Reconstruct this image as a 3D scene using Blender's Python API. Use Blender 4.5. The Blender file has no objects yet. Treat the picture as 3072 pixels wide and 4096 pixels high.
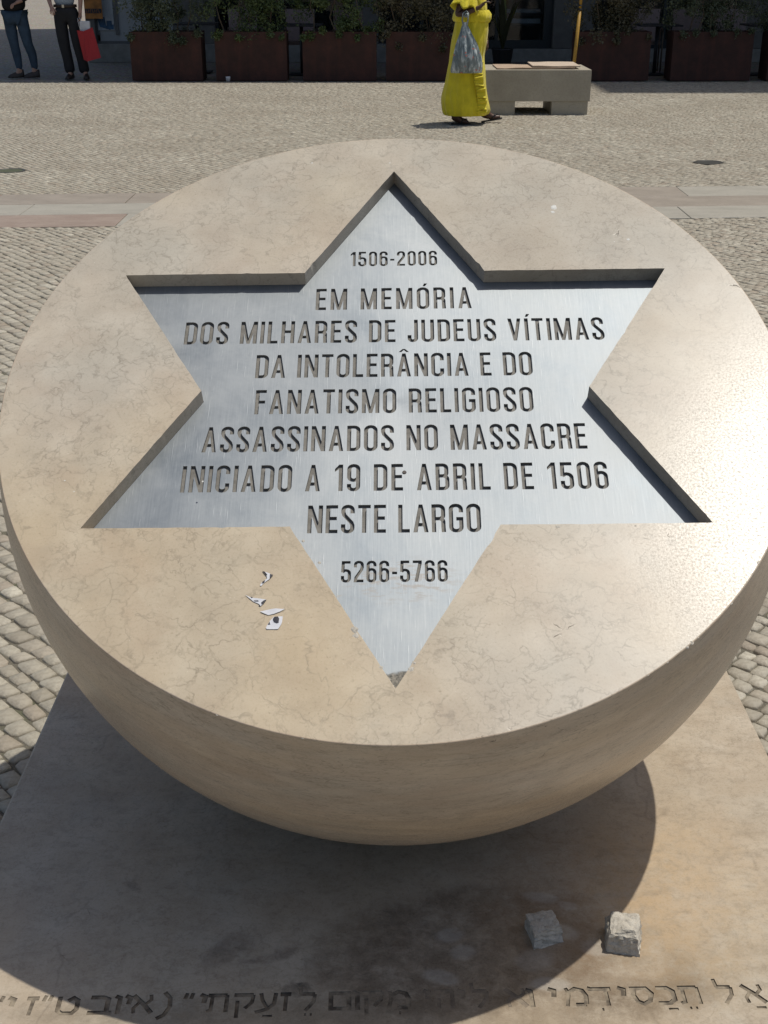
import bpy, bmesh, math, random
import numpy as np
from mathutils import Vector, Matrix, noise
from mathutils.geometry import delaunay_2d_cdt

R = math.radians
random.seed(7)
S = bpy.context.scene
COL = S.collection

# ------------------------------------------------------------------ camera, light, exposure
CAM_H = 1.6
PITCH = 24.0
cam_d = bpy.data.cameras.new('camera')
cam_d.sensor_fit = 'VERTICAL'
cam_d.sensor_height = 24.0
cam_d.lens = 24.0 * 4919.0 / 4096.0
cam_d.clip_start = 0.05
cam_d.clip_end = 3000
cam = bpy.data.objects.new('camera', cam_d)
cam.location = (0, 0, CAM_H)
cam.rotation_euler = (R(90 - PITCH), 0, 0)
COL.objects.link(cam)
S.camera = cam

SUN_AZ, SUN_EL = 70.4, 71.4
world = bpy.data.worlds.new('World')
S.world = world
world.use_nodes = True
wn = world.node_tree
wn.nodes.clear()
w_out = wn.nodes.new('ShaderNodeOutputWorld')
w_bg = wn.nodes.new('ShaderNodeBackground')
w_sky = wn.nodes.new('ShaderNodeTexSky')
w_sky.sky_type = 'NISHITA'
w_sky.sun_disc = False
w_sky.sun_elevation = R(SUN_EL)
w_sky.sun_rotation = R(SUN_AZ)
w_sky.air_density = 1.0
w_sky.dust_density = 2.4
w_sky.ozone_density = 1.0
w_bg.inputs['Strength'].default_value = 0.088
wn.links.new(w_sky.outputs[0], w_bg.inputs['Color'])
wn.links.new(w_bg.outputs[0], w_out.inputs['Surface'])

sun_d = bpy.data.lights.new('sun', 'SUN')
sun_d.energy = 3.6
sun_d.angle = R(0.53)
sun_d.color = (1.0, 0.945, 0.85)
sun = bpy.data.objects.new('sun', sun_d)
sdir = Vector((math.sin(R(SUN_AZ)) * math.cos(R(SUN_EL)), math.cos(R(SUN_AZ)) * math.cos(R(SUN_EL)), math.sin(R(SUN_EL))))
sun.rotation_euler = (-sdir).to_track_quat('-Z', 'Y').to_euler()
sun.location = sdir * 40
COL.objects.link(sun)

S.view_settings.view_transform = 'Standard'
S.view_settings.look = 'None'
S.view_settings.exposure = -0.12
S.view_settings.gamma = 1.0
S.view_settings.use_curve_mapping = False

# ------------------------------------------------------------------ helpers: objects
def put(name, data, mat=None, parent=None, loc=None, kind=None):
    o = bpy.data.objects.new(name, data)
    COL.objects.link(o)
    if mat is not None and hasattr(data, 'materials') and len(data.materials) == 0:
        data.materials.append(mat)
    if parent is not None:
        o.parent = parent
    if loc is not None:
        o.location = loc
    if kind:
        o['kind'] = kind
    return o

def tag(o, label=None, cat=None, group=None, kind=None):
    if label: o['label'] = label
    if cat: o['category'] = cat
    if group: o['group'] = group
    if kind: o['kind'] = kind
    return o

def thing(name, label, cat, loc=(0, 0, 0), rz=0.0, group=None):
    o = bpy.data.objects.new(name, None)
    o.empty_display_size = 0.1
    COL.objects.link(o)
    o.location = loc
    o.rotation_euler = (0, 0, rz)
    return tag(o, label, cat, group)

def me_from(verts, faces, name='mesh', smooth=False):
    me = bpy.data.meshes.new(name)
    me.from_pydata([tuple(v) for v in verts], [], [tuple(f) for f in faces])
    me.update()
    if smooth:
        me.polygons.foreach_set('use_smooth', [True] * len(me.polygons))
    return me

def from_bm(bm, name='mesh', smooth=False):
    bmesh.ops.recalc_face_normals(bm, faces=bm.faces[:])
    me = bpy.data.meshes.new(name)
    bm.to_mesh(me)
    bm.free()
    if smooth:
        me.polygons.foreach_set('use_smooth', [True] * len(me.polygons))
    return me

def box(x0, x1, y0, y1, z0, z1, bevel=0.0, seg=2, bm=None, rot=None):
    own = bm is None
    if own: bm = bmesh.new()
    r = bmesh.ops.create_cube(bm, size=1.0)
    vs = r['verts']
    for v in vs:
        v.co = Vector(((x0 + x1) / 2 + v.co.x * (x1 - x0), (y0 + y1) / 2 + v.co.y * (y1 - y0), (z0 + z1) / 2 + v.co.z * (z1 - z0)))
    if rot is not None:
        c = Vector(((x0 + x1) / 2, (y0 + y1) / 2, (z0 + z1) / 2))
        bmesh.ops.rotate(bm, verts=vs, cent=c, matrix=rot)
    if bevel > 0:
        es = list({e for v in vs for e in v.link_edges})
        bmesh.ops.bevel(bm, geom=es, offset=bevel, segments=seg, affect='EDGES', profile=0.7)
    if own:
        return from_bm(bm)
    return bm

def tube(pts, radii, n=10, bm=None, cap=True):
    own = bm is None
    if own: bm = bmesh.new()
    pts = [Vector(p) for p in pts]
    if not hasattr(radii, '__len__'): radii = [radii] * len(pts)
    prev = None
    rings = []
    up = Vector((0, 0, 1))
    for i, p in enumerate(pts):
        t = (pts[min(i + 1, len(pts) - 1)] - pts[max(i - 1, 0)]).normalized()
        a = prev if prev is not None else (up if abs(t.z) < 0.9 else Vector((1, 0, 0)))
        u = (a - t * a.dot(t)).normalized()
        w = t.cross(u)
        prev = u
        rings.append([bm.verts.new(p + (u * math.cos(2 * math.pi * k / n) + w * math.sin(2 * math.pi * k / n)) * radii[i]) for k in range(n)])
    for a, b in zip(rings[:-1], rings[1:]):
        for k in range(n):
            bm.faces.new((a[k], a[(k + 1) % n], b[(k + 1) % n], b[k]))
    if cap:
        bm.faces.new(rings[0][::-1]); bm.faces.new(rings[-1])
    if own:
        return from_bm(bm, smooth=True)
    return bm

def loft(rings, n=40, fold=None, cap=False, bm=None):
    """rings: (cx, cy, cz, rx, ry)."""
    own = bm is None
    if own: bm = bmesh.new()
    rr = []
    for i, (cx, cy, cz, rx, ry) in enumerate(rings):
        row = []
        for k in range(n):
            a = 2 * math.pi * k / n
            f = 1.0 + (fold(a, i / (len(rings) - 1)) if fold else 0.0)
            row.append(bm.verts.new((cx + rx * f * math.cos(a), cy + ry * f * math.sin(a), cz)))
        rr.append(row)
    for a, b in zip(rr[:-1], rr[1:]):
        for k in range(n):
            bm.faces.new((a[k], a[(k + 1) % n], b[(k + 1) % n], b[k]))
    if cap:
        bm.faces.new(rr[0][::-1]); bm.faces.new(rr[-1])
    if own:
        return from_bm(bm, smooth=True)
    return bm

def interp_rings(keys, m):
    """smooth interpolation of ring keys by z"""
    out = []
    for i in range(len(keys) - 1):
        p0 = keys[max(i - 1, 0)]; p1 = keys[i]; p2 = keys[i + 1]; p3 = keys[min(i + 2, len(keys) - 1)]
        for j in range(m):
            t = j / m
            q = []
            for a, b, c, d in zip(p0, p1, p2, p3):
                q.append(0.5 * ((2 * b) + (-a + c) * t + (2 * a - 5 * b + 4 * c - d) * t * t + (-a + 3 * b - 3 * c + d) * t ** 3))
            out.append(tuple(q))
    out.append(tuple(keys[-1]))
    return out

def skin_mesh(pts, edges, radii, sub=2, root=0, name='mesh'):
    me = bpy.data.meshes.new('skeleton')
    me.from_pydata([tuple(p) for p in pts], edges, [])
    ob = bpy.data.objects.new('skeleton', me)
    COL.objects.link(ob)
    md = ob.modifiers.new('skin', 'SKIN')
    md.use_smooth_shade = True
    sv = me.skin_vertices[0].data
    for i, r in enumerate(radii):
        sv[i].radius = (r, r) if not hasattr(r, '__len__') else r
        sv[i].use_root = (i == root)
    sb = ob.modifiers.new('sub', 'SUBSURF')
    sb.levels = sub
    sb.render_levels = sub
    dg = bpy.context.evaluated_depsgraph_get()
    dg.update()
    out = bpy.data.meshes.new_from_object(ob.evaluated_get(dg))
    bpy.data.objects.remove(ob)
    bpy.data.meshes.remove(me)
    out.name = name
    return out

# ------------------------------------------------------------------ helpers: materials
class NT:
    def __init__(self, name, rough=0.6, metal=0.0, spec=0.5):
        self.m = bpy.data.materials.new(name)
        self.m.use_nodes = True
        self.t = self.m.node_tree
        self.t.nodes.clear()
        self.out = self.t.nodes.new('ShaderNodeOutputMaterial')
        self.b = self.t.nodes.new('ShaderNodeBsdfPrincipled')
        self.t.links.new(self.b.outputs[0], self.out.inputs['Surface'])
        self.b.inputs['Roughness'].default_value = rough
        self.b.inputs['Metallic'].default_value = metal
        self.b.inputs['Specular IOR Level'].default_value = spec
    def n(self, typ, **kw):
        nd = self.t.nodes.new(typ)
        for k, v in kw.items():
            setattr(nd, k, v)
        return nd
    def l(self, a, b):
        self.t.links.new(a, b)
    def val(self, sock, v):
        if isinstance(v, (int, float)):
            sock.default_value = v
        elif isinstance(v, (tuple, list)):
            sock.default_value = v if len(v) != 3 or sock.type != 'RGBA' else (*v, 1)
        else:
            self.l(v, sock)
    def coord(self, which='Object', scale=(1, 1, 1), rot=(0, 0, 0), loc=(0, 0, 0)):
        c = self.n('ShaderNodeTexCoord')
        mp = self.n('ShaderNodeMapping')
        mp.inputs['Scale'].default_value = scale
        mp.inputs['Rotation'].default_value = rot
        mp.inputs['Location'].default_value = loc
        self.l(c.outputs[which], mp.inputs['Vector'])
        return mp.outputs[0]
    def noise(self, vec, scale, detail=4, rough=0.55, dist=0.0):
        nd = self.n('ShaderNodeTexNoise')
        self.l(vec, nd.inputs['Vector'])
        nd.inputs['Scale'].default_value = scale
        nd.inputs['Detail'].default_value = detail
        nd.inputs['Roughness'].default_value = rough
        nd.inputs['Distortion'].default_value = dist
        return nd
    def ramp(self, fac, stops, interp='LINEAR'):
        nd = self.n('ShaderNodeValToRGB')
        nd.color_ramp.interpolation = interp
        e = nd.color_ramp.elements
        while len(e) < len(stops): e.new(0.5)
        for el, (p, c) in zip(e, stops):
            el.position = p
            el.color = (c, c, c, 1) if isinstance(c, (int, float)) else (*c, 1)
        self.l(fac, nd.inputs[0])
        return nd.outputs[0]
    def mix(self, fac, a, b, blend='MIX'):
        nd = self.n('ShaderNodeMix', data_type='RGBA', blend_type=blend)
        self.val(nd.inputs[0], fac)
        self.val(nd.inputs[6], a if not (isinstance(a, tuple) and len(a) == 3) else (*a, 1))
        self.val(nd.inputs[7], b if not (isinstance(b, tuple) and len(b) == 3) else (*b, 1))
        return nd.outputs[2]
    def math(self, op, a, b=0.0, c=None, clamp=False):
        nd = self.n('ShaderNodeMath', operation=op, use_clamp=clamp)
        self.val(nd.inputs[0], a); self.val(nd.inputs[1], b)
        if c is not None: self.val(nd.inputs[2], c)
        return nd.outputs[0]
    def warp(self, vec, scale, amt, detail=3):
        nz = self.noise(vec, scale, detail)
        sub = self.n('ShaderNodeVectorMath', operation='SUBTRACT')
        self.l(nz.outputs['Color'], sub.inputs[0]); sub.inputs[1].default_value = (0.5, 0.5, 0.5)
        sc = self.n('ShaderNodeVectorMath', operation='SCALE')
        self.l(sub.outputs[0], sc.inputs[0]); sc.inputs['Scale'].default_value = amt
        ad = self.n('ShaderNodeVectorMath', operation='ADD')
        self.l(vec, ad.inputs[0]); self.l(sc.outputs[0], ad.inputs[1])
        return ad.outputs[0]
    def edge(self, vec, scale, width):
        """thin lines of a voronoi network: 1 on the line, 0 off"""
        v = self.n('ShaderNodeTexVoronoi', feature='DISTANCE_TO_EDGE')
        self.l(vec, v.inputs['Vector'])
        v.inputs['Scale'].default_value = scale
        return self.ramp(v.outputs['Distance'], [(0.0, 1.0), (width, 0.0)])
    def bump(self, h, dist=0.001, strength=1.0, nrm=None):
        nd = self.n('ShaderNodeBump')
        nd.inputs['Distance'].default_value = dist
        nd.inputs['Strength'].default_value = strength
        self.l(h, nd.inputs['Height'])
        if nrm is not None: self.l(nrm, nd.inputs['Normal'])
        self.l(nd.outputs[0], self.b.inputs['Normal'])
        return nd.outputs[0]
    def ellipse(self, vec, cx, cy, rx, ry, ang=0.0, soft=0.35, wob=None):
        """soft mask of a stain or tint patch at (cx, cy)"""
        mp = self.n('ShaderNodeMapping', vector_type='TEXTURE')
        mp.inputs['Location'].default_value = (cx, cy, 0)
        mp.inputs['Rotation'].default_value = (0, 0, ang)
        mp.inputs['Scale'].default_value = (rx, ry, 1000)
        self.l(vec if wob is None else wob, mp.inputs['Vector'])
        ln = self.n('ShaderNodeVectorMath', operation='LENGTH')
        self.l(mp.outputs[0], ln.inputs[0])
        mr = self.n('ShaderNodeMapRange', interpolation_type='SMOOTHSTEP')
        self.l(ln.outputs['Value'], mr.inputs[0])
        mr.inputs[1].default_value = 1 - soft; mr.inputs[2].default_value = 1 + soft
        mr.inputs[3].default_value = 1.0; mr.inputs[4].default_value = 0.0
        return mr.outputs[0]
    def base(self, c):
        self.val(self.b.inputs['Base Color'], c if not (isinstance(c, tuple) and len(c) == 3) else (*c, 1))
        return self.m

def plain(name, col, rough=0.6, metal=0.0, nscale=30.0, var=0.12, bump=0.0, spec=0.5):
    t = NT(name, rough, metal, spec)
    v = t.coord()
    nz = t.noise(v, nscale, 5)
    lo = tuple(c * (1 - var) for c in col); hi = tuple(min(1, c * (1 + var)) for c in col)
    t.base(t.ramp(nz.outputs[0], [(0.3, lo), (0.7, hi)]))
    if bump > 0: t.bump(nz.outputs[0], bump)
    return t.m

def marble(name, zs=1.0, slab=False, vk=0.5):
    """beige-pink limestone with stylolite veins; bedding lies across local z"""
    t = NT(name, 0.38, 0, 0.36)
    v = t.coord('Object', scale=(1, 1, zs))
    w1 = t.warp(v, 9, 0.05, 4)
    w2 = t.warp(w1, 45, 0.018, 3)
    big = t.noise(v, 2.2, 3)
    mid = t.noise(w1, 11, 5, 0.6)
    fine = t.noise(v, 160, 4, 0.6)
    c = t.ramp(mid.outputs[0], [(0.25, (0.415, 0.365, 0.298)), (0.5, (0.482, 0.432, 0.358)), (0.75, (0.545, 0.50, 0.425))])
    tint = t.ramp(big.outputs[0], [(0.35, (1.02, 0.975, 0.89)), (0.52, (1.0, 0.985, 0.96)), (0.68, (0.93, 0.945, 0.935))])
    c = t.mix(1.0, c, tint, 'MULTIPLY')
    # grey cloudy patches
    cl = t.noise(w1, 5.0, 4, 0.6)
    c = t.mix(t.ramp(cl.outputs[0], [(0.48, 0.0), (0.70, 0.4)]), c, (0.39, 0.375, 0.325))
    pk = t.noise(t.warp(v, 4, .3), 7.0, 4, 0.6)
    c = t.mix(t.ramp(pk.outputs[0], [(0.52, 0.0), (0.72, 0.35)]), c, (0.42, 0.33, 0.25))
    # veins: curling stylolites = contour lines of rough noise fields, only in patches
    def iso(vec, scale, lvl, wd, det=5):
        q = t.noise(vec, scale, det, 0.52)
        return t.ramp(q.outputs[0], [(lvl - wd, 0.0), (lvl, 1.0), (lvl + wd, 0.0)])
    e1 = iso(t.warp(v, 12, 0.045), 16.0, 0.5, 0.017, 4)
    e2 = iso(w1, 34.0, 0.53, 0.03, 4)
    e3 = iso(t.warp(t.warp(v, 5, 0.1), 40, .012), 8.0, 0.47, 0.009, 5)
    e4 = t.edge(w2, 30, 0.05)
    m1 = t.ramp(t.noise(v, 4.5, 3).outputs[0], [(0.40, 0.15), (0.56, 1.0)])
    m2 = t.ramp(t.noise(v, 8.5, 3).outputs[0], [(0.46, 0.0), (0.62, 1.0)])
    m4 = t.ramp(t.noise(v, 6.5, 3).outputs[0], [(0.54, 0.0), (0.66, 0.8)])
    vv = t.math('MAXIMUM', t.math('MULTIPLY', e1, m1), t.math('MULTIPLY', t.math('MULTIPLY', e2, m2), 0.8))
    vv = t.math('MAXIMUM', vv, t.math('MULTIPLY', e3, 0.8))
    vv = t.math('MAXIMUM', vv, t.math('MULTIPLY', e4, m4))
    vv = t.math('MULTIPLY', vv, t.ramp(t.noise(v, 55, 3).outputs[0], [(0.32, 0.15), (0.62, 1.0)]))
    c = t.mix(t.math('MULTIPLY', vv, vk), c, (0.215, 0.19, 0.15))
    cr = t.edge(t.warp(v, 30, 0.03), 9.5, 0.008)
    mc = t.ramp(t.noise(v, 14, 2).outputs[0], [(0.66, 0.0), (0.71, 1.0)])
    crk = t.math('MULTIPLY', cr, mc)
    c = t.mix(t.math('MULTIPLY', crk, 0.85), c, (0.05, 0.04, 0.03))
    pt = t.ramp(fine.outputs[0], [(0.30, 0.45), (0.40, 0.0)])
    c = t.mix(pt, c, (0.26, 0.22, 0.165))
    sp = t.ramp(t.noise(v, 300, 2).outputs[0], [(0.72, 0.0), (0.76, 0.8)])
    c = t.mix(sp, c, (0.66, 0.63, 0.56))
    rg = t.ramp(t.noise(v, 260, 5, 0.8).outputs[0], [(0.38, 0.22), (0.62, 0.43)])
    t.l(rg, t.b.inputs['Roughness'])
    hgt = t.math('ADD', t.math('MULTIPLY', fine.outputs[0], 0.15), t.math('MULTIPLY', crk, -1.0))
    hgt = t.math('ADD', hgt, t.math('MULTIPLY', t.noise(v, 420, 3).outputs[0], 0.13))
    t.bump(hgt, 0.00035, 0.9)
    return t, v, c

# ------------------------------------------------------------------ materials
tm, _, c_ = marble('beige_marble', vk=.66)
# soft elliptical tints: warm at lower left, greyer at right and top
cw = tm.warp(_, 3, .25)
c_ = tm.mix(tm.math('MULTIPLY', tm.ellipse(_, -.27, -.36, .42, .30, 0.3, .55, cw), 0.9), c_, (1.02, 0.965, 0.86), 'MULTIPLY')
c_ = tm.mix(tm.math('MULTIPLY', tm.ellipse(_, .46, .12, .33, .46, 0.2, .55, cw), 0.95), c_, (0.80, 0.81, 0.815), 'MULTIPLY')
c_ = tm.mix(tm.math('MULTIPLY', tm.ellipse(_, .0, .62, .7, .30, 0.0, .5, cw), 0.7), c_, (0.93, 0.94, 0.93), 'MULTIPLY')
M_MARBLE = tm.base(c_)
tm2, _, c2_ = marble('beige_marble_bedded', zs=4.2, vk=.8)
vs = tm2.coord('Object', scale=(1, 1, 9))
bed = tm2.ramp(tm2.noise(tm2.warp(vs, 2.0, 0.9), 2.2, 4).outputs[0], [(0.493, 0.0), (0.5, 0.32), (0.508, 0.0)])
M_BOWL = tm2.base(tm2.mix(1.0, tm2.mix(bed, c2_, (0.19, 0.15, 0.11)), (1.14, 1.06, 1.0), 'MULTIPLY'))

ts, sv, sc_ = marble('slab_stone')
swv = ts.warp(sv, 14, 0.05, 4)
sc = ts.mix(ts.ramp(ts.noise(ts.warp(sv, 5, .2), 4.5, 6, .65).outputs[0], [(0.38, 0.55), (0.7, 0.0)]), sc_, (0.37, 0.29, 0.20))
swv = ts.warp(swv, 40, 0.03, 4)
sgrit = ts.ramp(ts.noise(ts.warp(sv, 30, .02), 26, 6, .75).outputs[0], [(0.36, 0.25), (0.62, 1.0)])
# large brown-black dirt area left by standing water and candle wax
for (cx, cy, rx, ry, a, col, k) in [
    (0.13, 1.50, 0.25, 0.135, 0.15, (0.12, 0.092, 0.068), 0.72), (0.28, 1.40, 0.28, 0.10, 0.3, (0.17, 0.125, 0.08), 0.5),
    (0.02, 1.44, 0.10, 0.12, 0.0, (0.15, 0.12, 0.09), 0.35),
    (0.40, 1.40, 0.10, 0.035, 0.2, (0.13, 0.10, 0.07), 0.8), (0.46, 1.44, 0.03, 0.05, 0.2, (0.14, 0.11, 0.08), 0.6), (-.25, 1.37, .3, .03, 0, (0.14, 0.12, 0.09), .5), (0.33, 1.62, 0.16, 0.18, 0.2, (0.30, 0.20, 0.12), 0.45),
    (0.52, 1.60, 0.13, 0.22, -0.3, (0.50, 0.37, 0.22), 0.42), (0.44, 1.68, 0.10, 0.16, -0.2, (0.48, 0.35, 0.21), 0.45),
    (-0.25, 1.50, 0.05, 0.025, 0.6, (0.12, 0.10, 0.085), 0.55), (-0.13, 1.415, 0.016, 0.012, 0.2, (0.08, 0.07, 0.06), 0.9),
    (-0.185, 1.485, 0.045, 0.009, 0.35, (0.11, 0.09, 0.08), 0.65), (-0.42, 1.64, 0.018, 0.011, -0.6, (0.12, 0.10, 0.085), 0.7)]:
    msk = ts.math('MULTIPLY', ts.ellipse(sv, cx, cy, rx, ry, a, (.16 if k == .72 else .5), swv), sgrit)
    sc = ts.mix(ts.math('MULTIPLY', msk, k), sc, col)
# pale worn marks
for (cx, cy, rx, ry, a, k) in [(0.262, 1.617, 0.030, 0.012, -0.2, .5), (0.305, 1.597, 0.016, 0.010, -0.3, .45), (0.283, 1.542, 0.032, 0.015, -0.45, .5),
                               (0.105, 1.530, 0.022, 0.016, 0.1, .5), (0.125, 1.492, 0.020, 0.015, 0.2, .4), (0.087, 1.440, 0.028, 0.014, -0.3, .45),
                               (0.235, 1.474, 0.03, 0.022, 0.3, .35), (0.345, 1.505, 0.03, 0.02, 0.1, .45), (0.255, 1.425, 0.03, 0.014, 0.0, .5)]:
    msk = ts.ellipse(sv, cx, cy, rx, ry, a, 0.3, ts.warp(sv, 40, 0.01))
    sc = ts.mix(ts.math('MULTIPLY', msk, k * .85), sc, (0.46, 0.44, 0.40))
sft = ts.noise(ts.warp(sv, 30, .04), 60, 6, .8)
sc = ts.mix(ts.ramp(sft.outputs[0], [(0.38, 0.32), (0.50, 0.0)]), sc, (0.21, 0.175, 0.13))
sft2 = ts.noise(ts.warp(ts.coord('Object', scale=(1, 2.4, 1)), 12, .08), 16, 6, .75)
sc = ts.mix(ts.ramp(sft2.outputs[0], [(0.36, 0.30), (0.48, 0.0)]), sc, (0.24, 0.195, 0.14))
sc = ts.mix(ts.ramp(sft2.outputs[0], [(0.56, 0.0), (0.72, 0.35)]), sc, (0.52, 0.47, 0.38))
# curved drip scratches in the dirt
ringv = ts.n('ShaderNodeTexVoronoi', feature='DISTANCE_TO_EDGE'); ts.l(ts.warp(sv, 6, 0.12), ringv.inputs['Vector']); ringv.inputs['Scale'].default_value = 5.0
rmask = ts.ramp(ts.noise(sv, 7, 2).outputs[0], [(0.56, 0.0), (0.64, 1.0)])
sc = ts.mix(ts.math('MULTIPLY', ts.math('MULTIPLY', ts.ramp(ringv.outputs['Distance'], [(0, 1.0), (0.02, 0.0)]), rmask), 0.25), sc, (0.1, 0.08, 0.06))
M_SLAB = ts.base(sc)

t = NT('engraving_dirt', 0.8)
v = t.coord(); nz = t.noise(v, 60, 5)
M_ENGR = t.base(t.ramp(nz.outputs[0], [(0.38, (0.09, 0.073, 0.054)), (0.62, (0.28, 0.235, 0.172))])); t.bump(nz.outputs[0], .001)

t = NT('worn_engraving', 0.75)
v = t.coord(); nz = t.noise(v, 45, 5, .7)
M_ENGR2 = t.base(t.ramp(nz.outputs[0], [(0.38, (0.13, 0.105, 0.08)), (0.6, (0.25, 0.205, 0.15))])); t.bump(nz.outputs[0], .001)
# brushed steel
t = NT('brushed_steel', 0.42, 1.0)
v = t.coord('Object')
fib = t.noise(t.coord('Object', scale=(420, 16, 1)), 1.0, 4)
fib2 = t.noise(t.coord('Object', scale=(22, 420, 1)), 1.0, 2)
cloud = t.noise(t.warp(v, 3, .2), 4, 6, 0.72)
spots = t.noise(v, 70, 4, .7)
c = t.ramp(cloud.outputs[0], [(0.32, (0.178, 0.204, 0.23)), (0.68, (0.345, 0.368, 0.384))])
c = t.mix(t.ramp(fib.outputs[0], [(0.4, 0.0), (0.75, 0.15)]), c, (0.46, 0.49, 0.51))
c = t.mix(t.ramp(spots.outputs[0], [(0.60, 0.0), (0.72, 0.4)]), c, (0.24, 0.265, 0.285))
# long fine scratches, each direction from a thin stretched noise
scr = None
for (rot, sc_x, sc_y, th) in [(-0.25, 330, 14, 0.70), (0.12, 380, 16, 0.71), (-0.6, 300, 19, 0.72), (0.9, 340, 17, 0.735), (-1.15, 360, 15, .74)]:
    s1 = t.noise(t.coord('Object', scale=(sc_x, sc_y, 1), rot=(0, 0, rot), loc=(3 * rot, 1.7, 0)), 1.0, 1)
    k = t.ramp(s1.outputs[0], [(th, 0.0), (th + 0.05, 1.0)])
    scr = k if scr is None else t.math('MAXIMUM', scr, k)
c = t.mix(t.math('MULTIPLY', scr, 0.12), c, (0.60, 0.62, 0.63))
# cement smear at the lower tip and grey scuffing round the lower date
smn = t.ramp(t.noise(t.coord('Object', scale=(40, 130, 1)), 1.0, 5, .7).outputs[0], [(0.5, 0.0), (0.6, 1.0)])
sm = t.ellipse(v, 0.012, -0.355, 0.075, 0.035, 0.0, 0.5)
c = t.mix(t.math('MULTIPLY', t.math('MULTIPLY', sm, smn), 0.75), c, (0.22, 0.21, 0.20))
sm3 = t.ellipse(v, -0.095, -0.385, 0.03, 0.004, 0.5, 0.5, t.warp(v, 60, .01))
c = t.mix(t.math('MULTIPLY', t.math('MULTIPLY', sm3, smn), 0.8), c, (0.25, 0.24, 0.22))
tipv = t.ellipse(v, 0.0, -0.545, 0.06, 0.036, 0.0, 0.12, t.warp(v, 60, 0.02))
tipc = t.ramp(t.noise(v, 170, 5, .7).outputs[0], [(0.38, (0.07, 0.07, 0.06)), (0.6, (0.30, 0.28, 0.24))])
c = t.mix(t.math('MULTIPLY', tipv, 0.93), c, tipc)
t.base(c)
t.val(t.b.inputs['Metallic'], t.math('SUBTRACT', 1.0, t.math('MULTIPLY', tipv, 0.95)))
rg = t.ramp(cloud.outputs[0], [(0.3, 0.54), (0.7, 0.66)])
rg = t.math('ADD', rg, t.math('MULTIPLY', tipv, 0.3))
t.l(rg, t.b.inputs['Roughness'])
h = t.math('ADD', t.math('MULTIPLY', fib.outputs[0], 0.5), t.math('MULTIPLY', fib2.outputs[0], 0.3))
t.bump(t.math('ADD', h, t.math('MULTIPLY', scr, .5)), 0.00009, 1.0)
t.b.inputs['Anisotropic'].default_value = 0.2
M_STEEL = t.m
t = NT('letter_floor', 0.75)
v = t.coord(); nz = t.noise(v, 90, 5)
M_LETTER = t.base(t.ramp(nz.outputs[0], [(0.3, (0.13, 0.124, 0.108)), (0.7, (0.22, 0.21, 0.19))])); t.bump(nz.outputs[0], .0008)

# cobbles
def cobble_mat(name):
    t = NT(name, 0.62, 0, 0.35)
    v = t.coord('Object')
    at = t.n('ShaderNodeAttribute', attribute_name='tone')
    tone = at.outputs['Fac']
    c = t.ramp(tone, [(0.0, (0.285, 0.258, 0.205)), (0.3, (0.365, 0.338, 0.275)), (0.6, (0.415, 0.388, 0.318)), (0.9, (0.475, 0.446, 0.37)), (1.0, (0.55, 0.52, 0.43))])
    hue = t.n('ShaderNodeAttribute', attribute_name='hue')
    c = t.mix(t.math('MULTIPLY', hue.outputs['Fac'], 0.5), c, (0.33, 0.26, 0.20))
    m = t.noise(v, 75, 5, 0.65)
    c = t.mix(t.ramp(m.outputs[0], [(0.3, 0.55), (0.6, 0.0)]), c, (0.20, 0.17, 0.13))
    lg = t.noise(v, 0.8, 5, .6)
    c = t.mix(t.ramp(lg.outputs[0], [(0.42, 0.0), (0.68, 0.45)]), c, (0.25, 0.215, 0.165))
    t.base(c)
    hh = t.math('ADD', m.outputs[0], t.math('MULTIPLY', t.noise(v, 260, 3).outputs[0], 0.3))
    t.bump(hh, 0.0028, 0.9)
    return t.m
M_COB = cobble_mat('limestone_cobble')
t = NT('joint_sand', 0.95)
v = t.coord(); nz = t.noise(v, 220, 5, .7); g = t.noise(v, 5, 4)
c = t.ramp(nz.outputs[0], [(0.3, (0.075, 0.07, 0.052)), (0.7, (0.19, 0.172, 0.135))])
M_SAND = t.base(t.mix(t.ramp(g.outputs[0], [(0.52, 0.0), (0.66, 0.55)]), c, (0.07, 0.085, 0.035))); t.bump(nz.outputs[0], .003)
t = NT('far_cobbles', 0.8)
v = t.coord('Object', rot=(0, 0, 0.85))
vor = t.n('ShaderNodeTexVoronoi'); t.l(v, vor.inputs['Vector']); vor.inputs['Scale'].default_value = 16; vor.inputs['Randomness'].default_value = .6
c = t.mix(0.35, (0.33, 0.30, 0.25), vor.outputs['Color'], 'SOFT_LIGHT')
ve = t.n('ShaderNodeTexVoronoi', feature='DISTANCE_TO_EDGE'); t.l(v, ve.inputs['Vector']); ve.inputs['Scale'].default_value = 16; ve.inputs['Randomness'].default_value = .6
c = t.mix(t.ramp(ve.outputs['Distance'], [(0.03, 0.75), (0.12, 0.0)]), c, (0.12, 0.105, 0.085))
M_FAR = t.base(t.mix(t.ramp(t.noise(v, .7, 5).outputs[0], [(.4, 0.0), (.7, .35)]), c, (0.2, 0.17, 0.13)))

def paving(name, c0, c1):
    t = NT(name, 0.6)
    v = t.coord('Object', scale=(1, 2.2, 1))
    nz = t.noise(v, 3.5, 6, .65); f = t.noise(v, 45, 4)
    c = t.ramp(nz.outputs[0], [(0.3, c0), (0.7, c1)])
    c = t.mix(t.ramp(f.outputs[0], [(0.3, 0.3), (0.5, 0)]), c, tuple(x * .6 for x in c0))
    t.bump(f.outputs[0], .002)
    return t.base(c)
M_PINK = paving('pink_limestone', (0.235, 0.178, 0.145), (0.33, 0.265, 0.22))
M_ROSE = paving('rosy_grey_limestone', (0.235, 0.205, 0.17), (0.325, 0.285, 0.24))
M_PALE = paving('pale_limestone', (0.29, 0.275, 0.235), (0.375, 0.355, 0.305))

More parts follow.
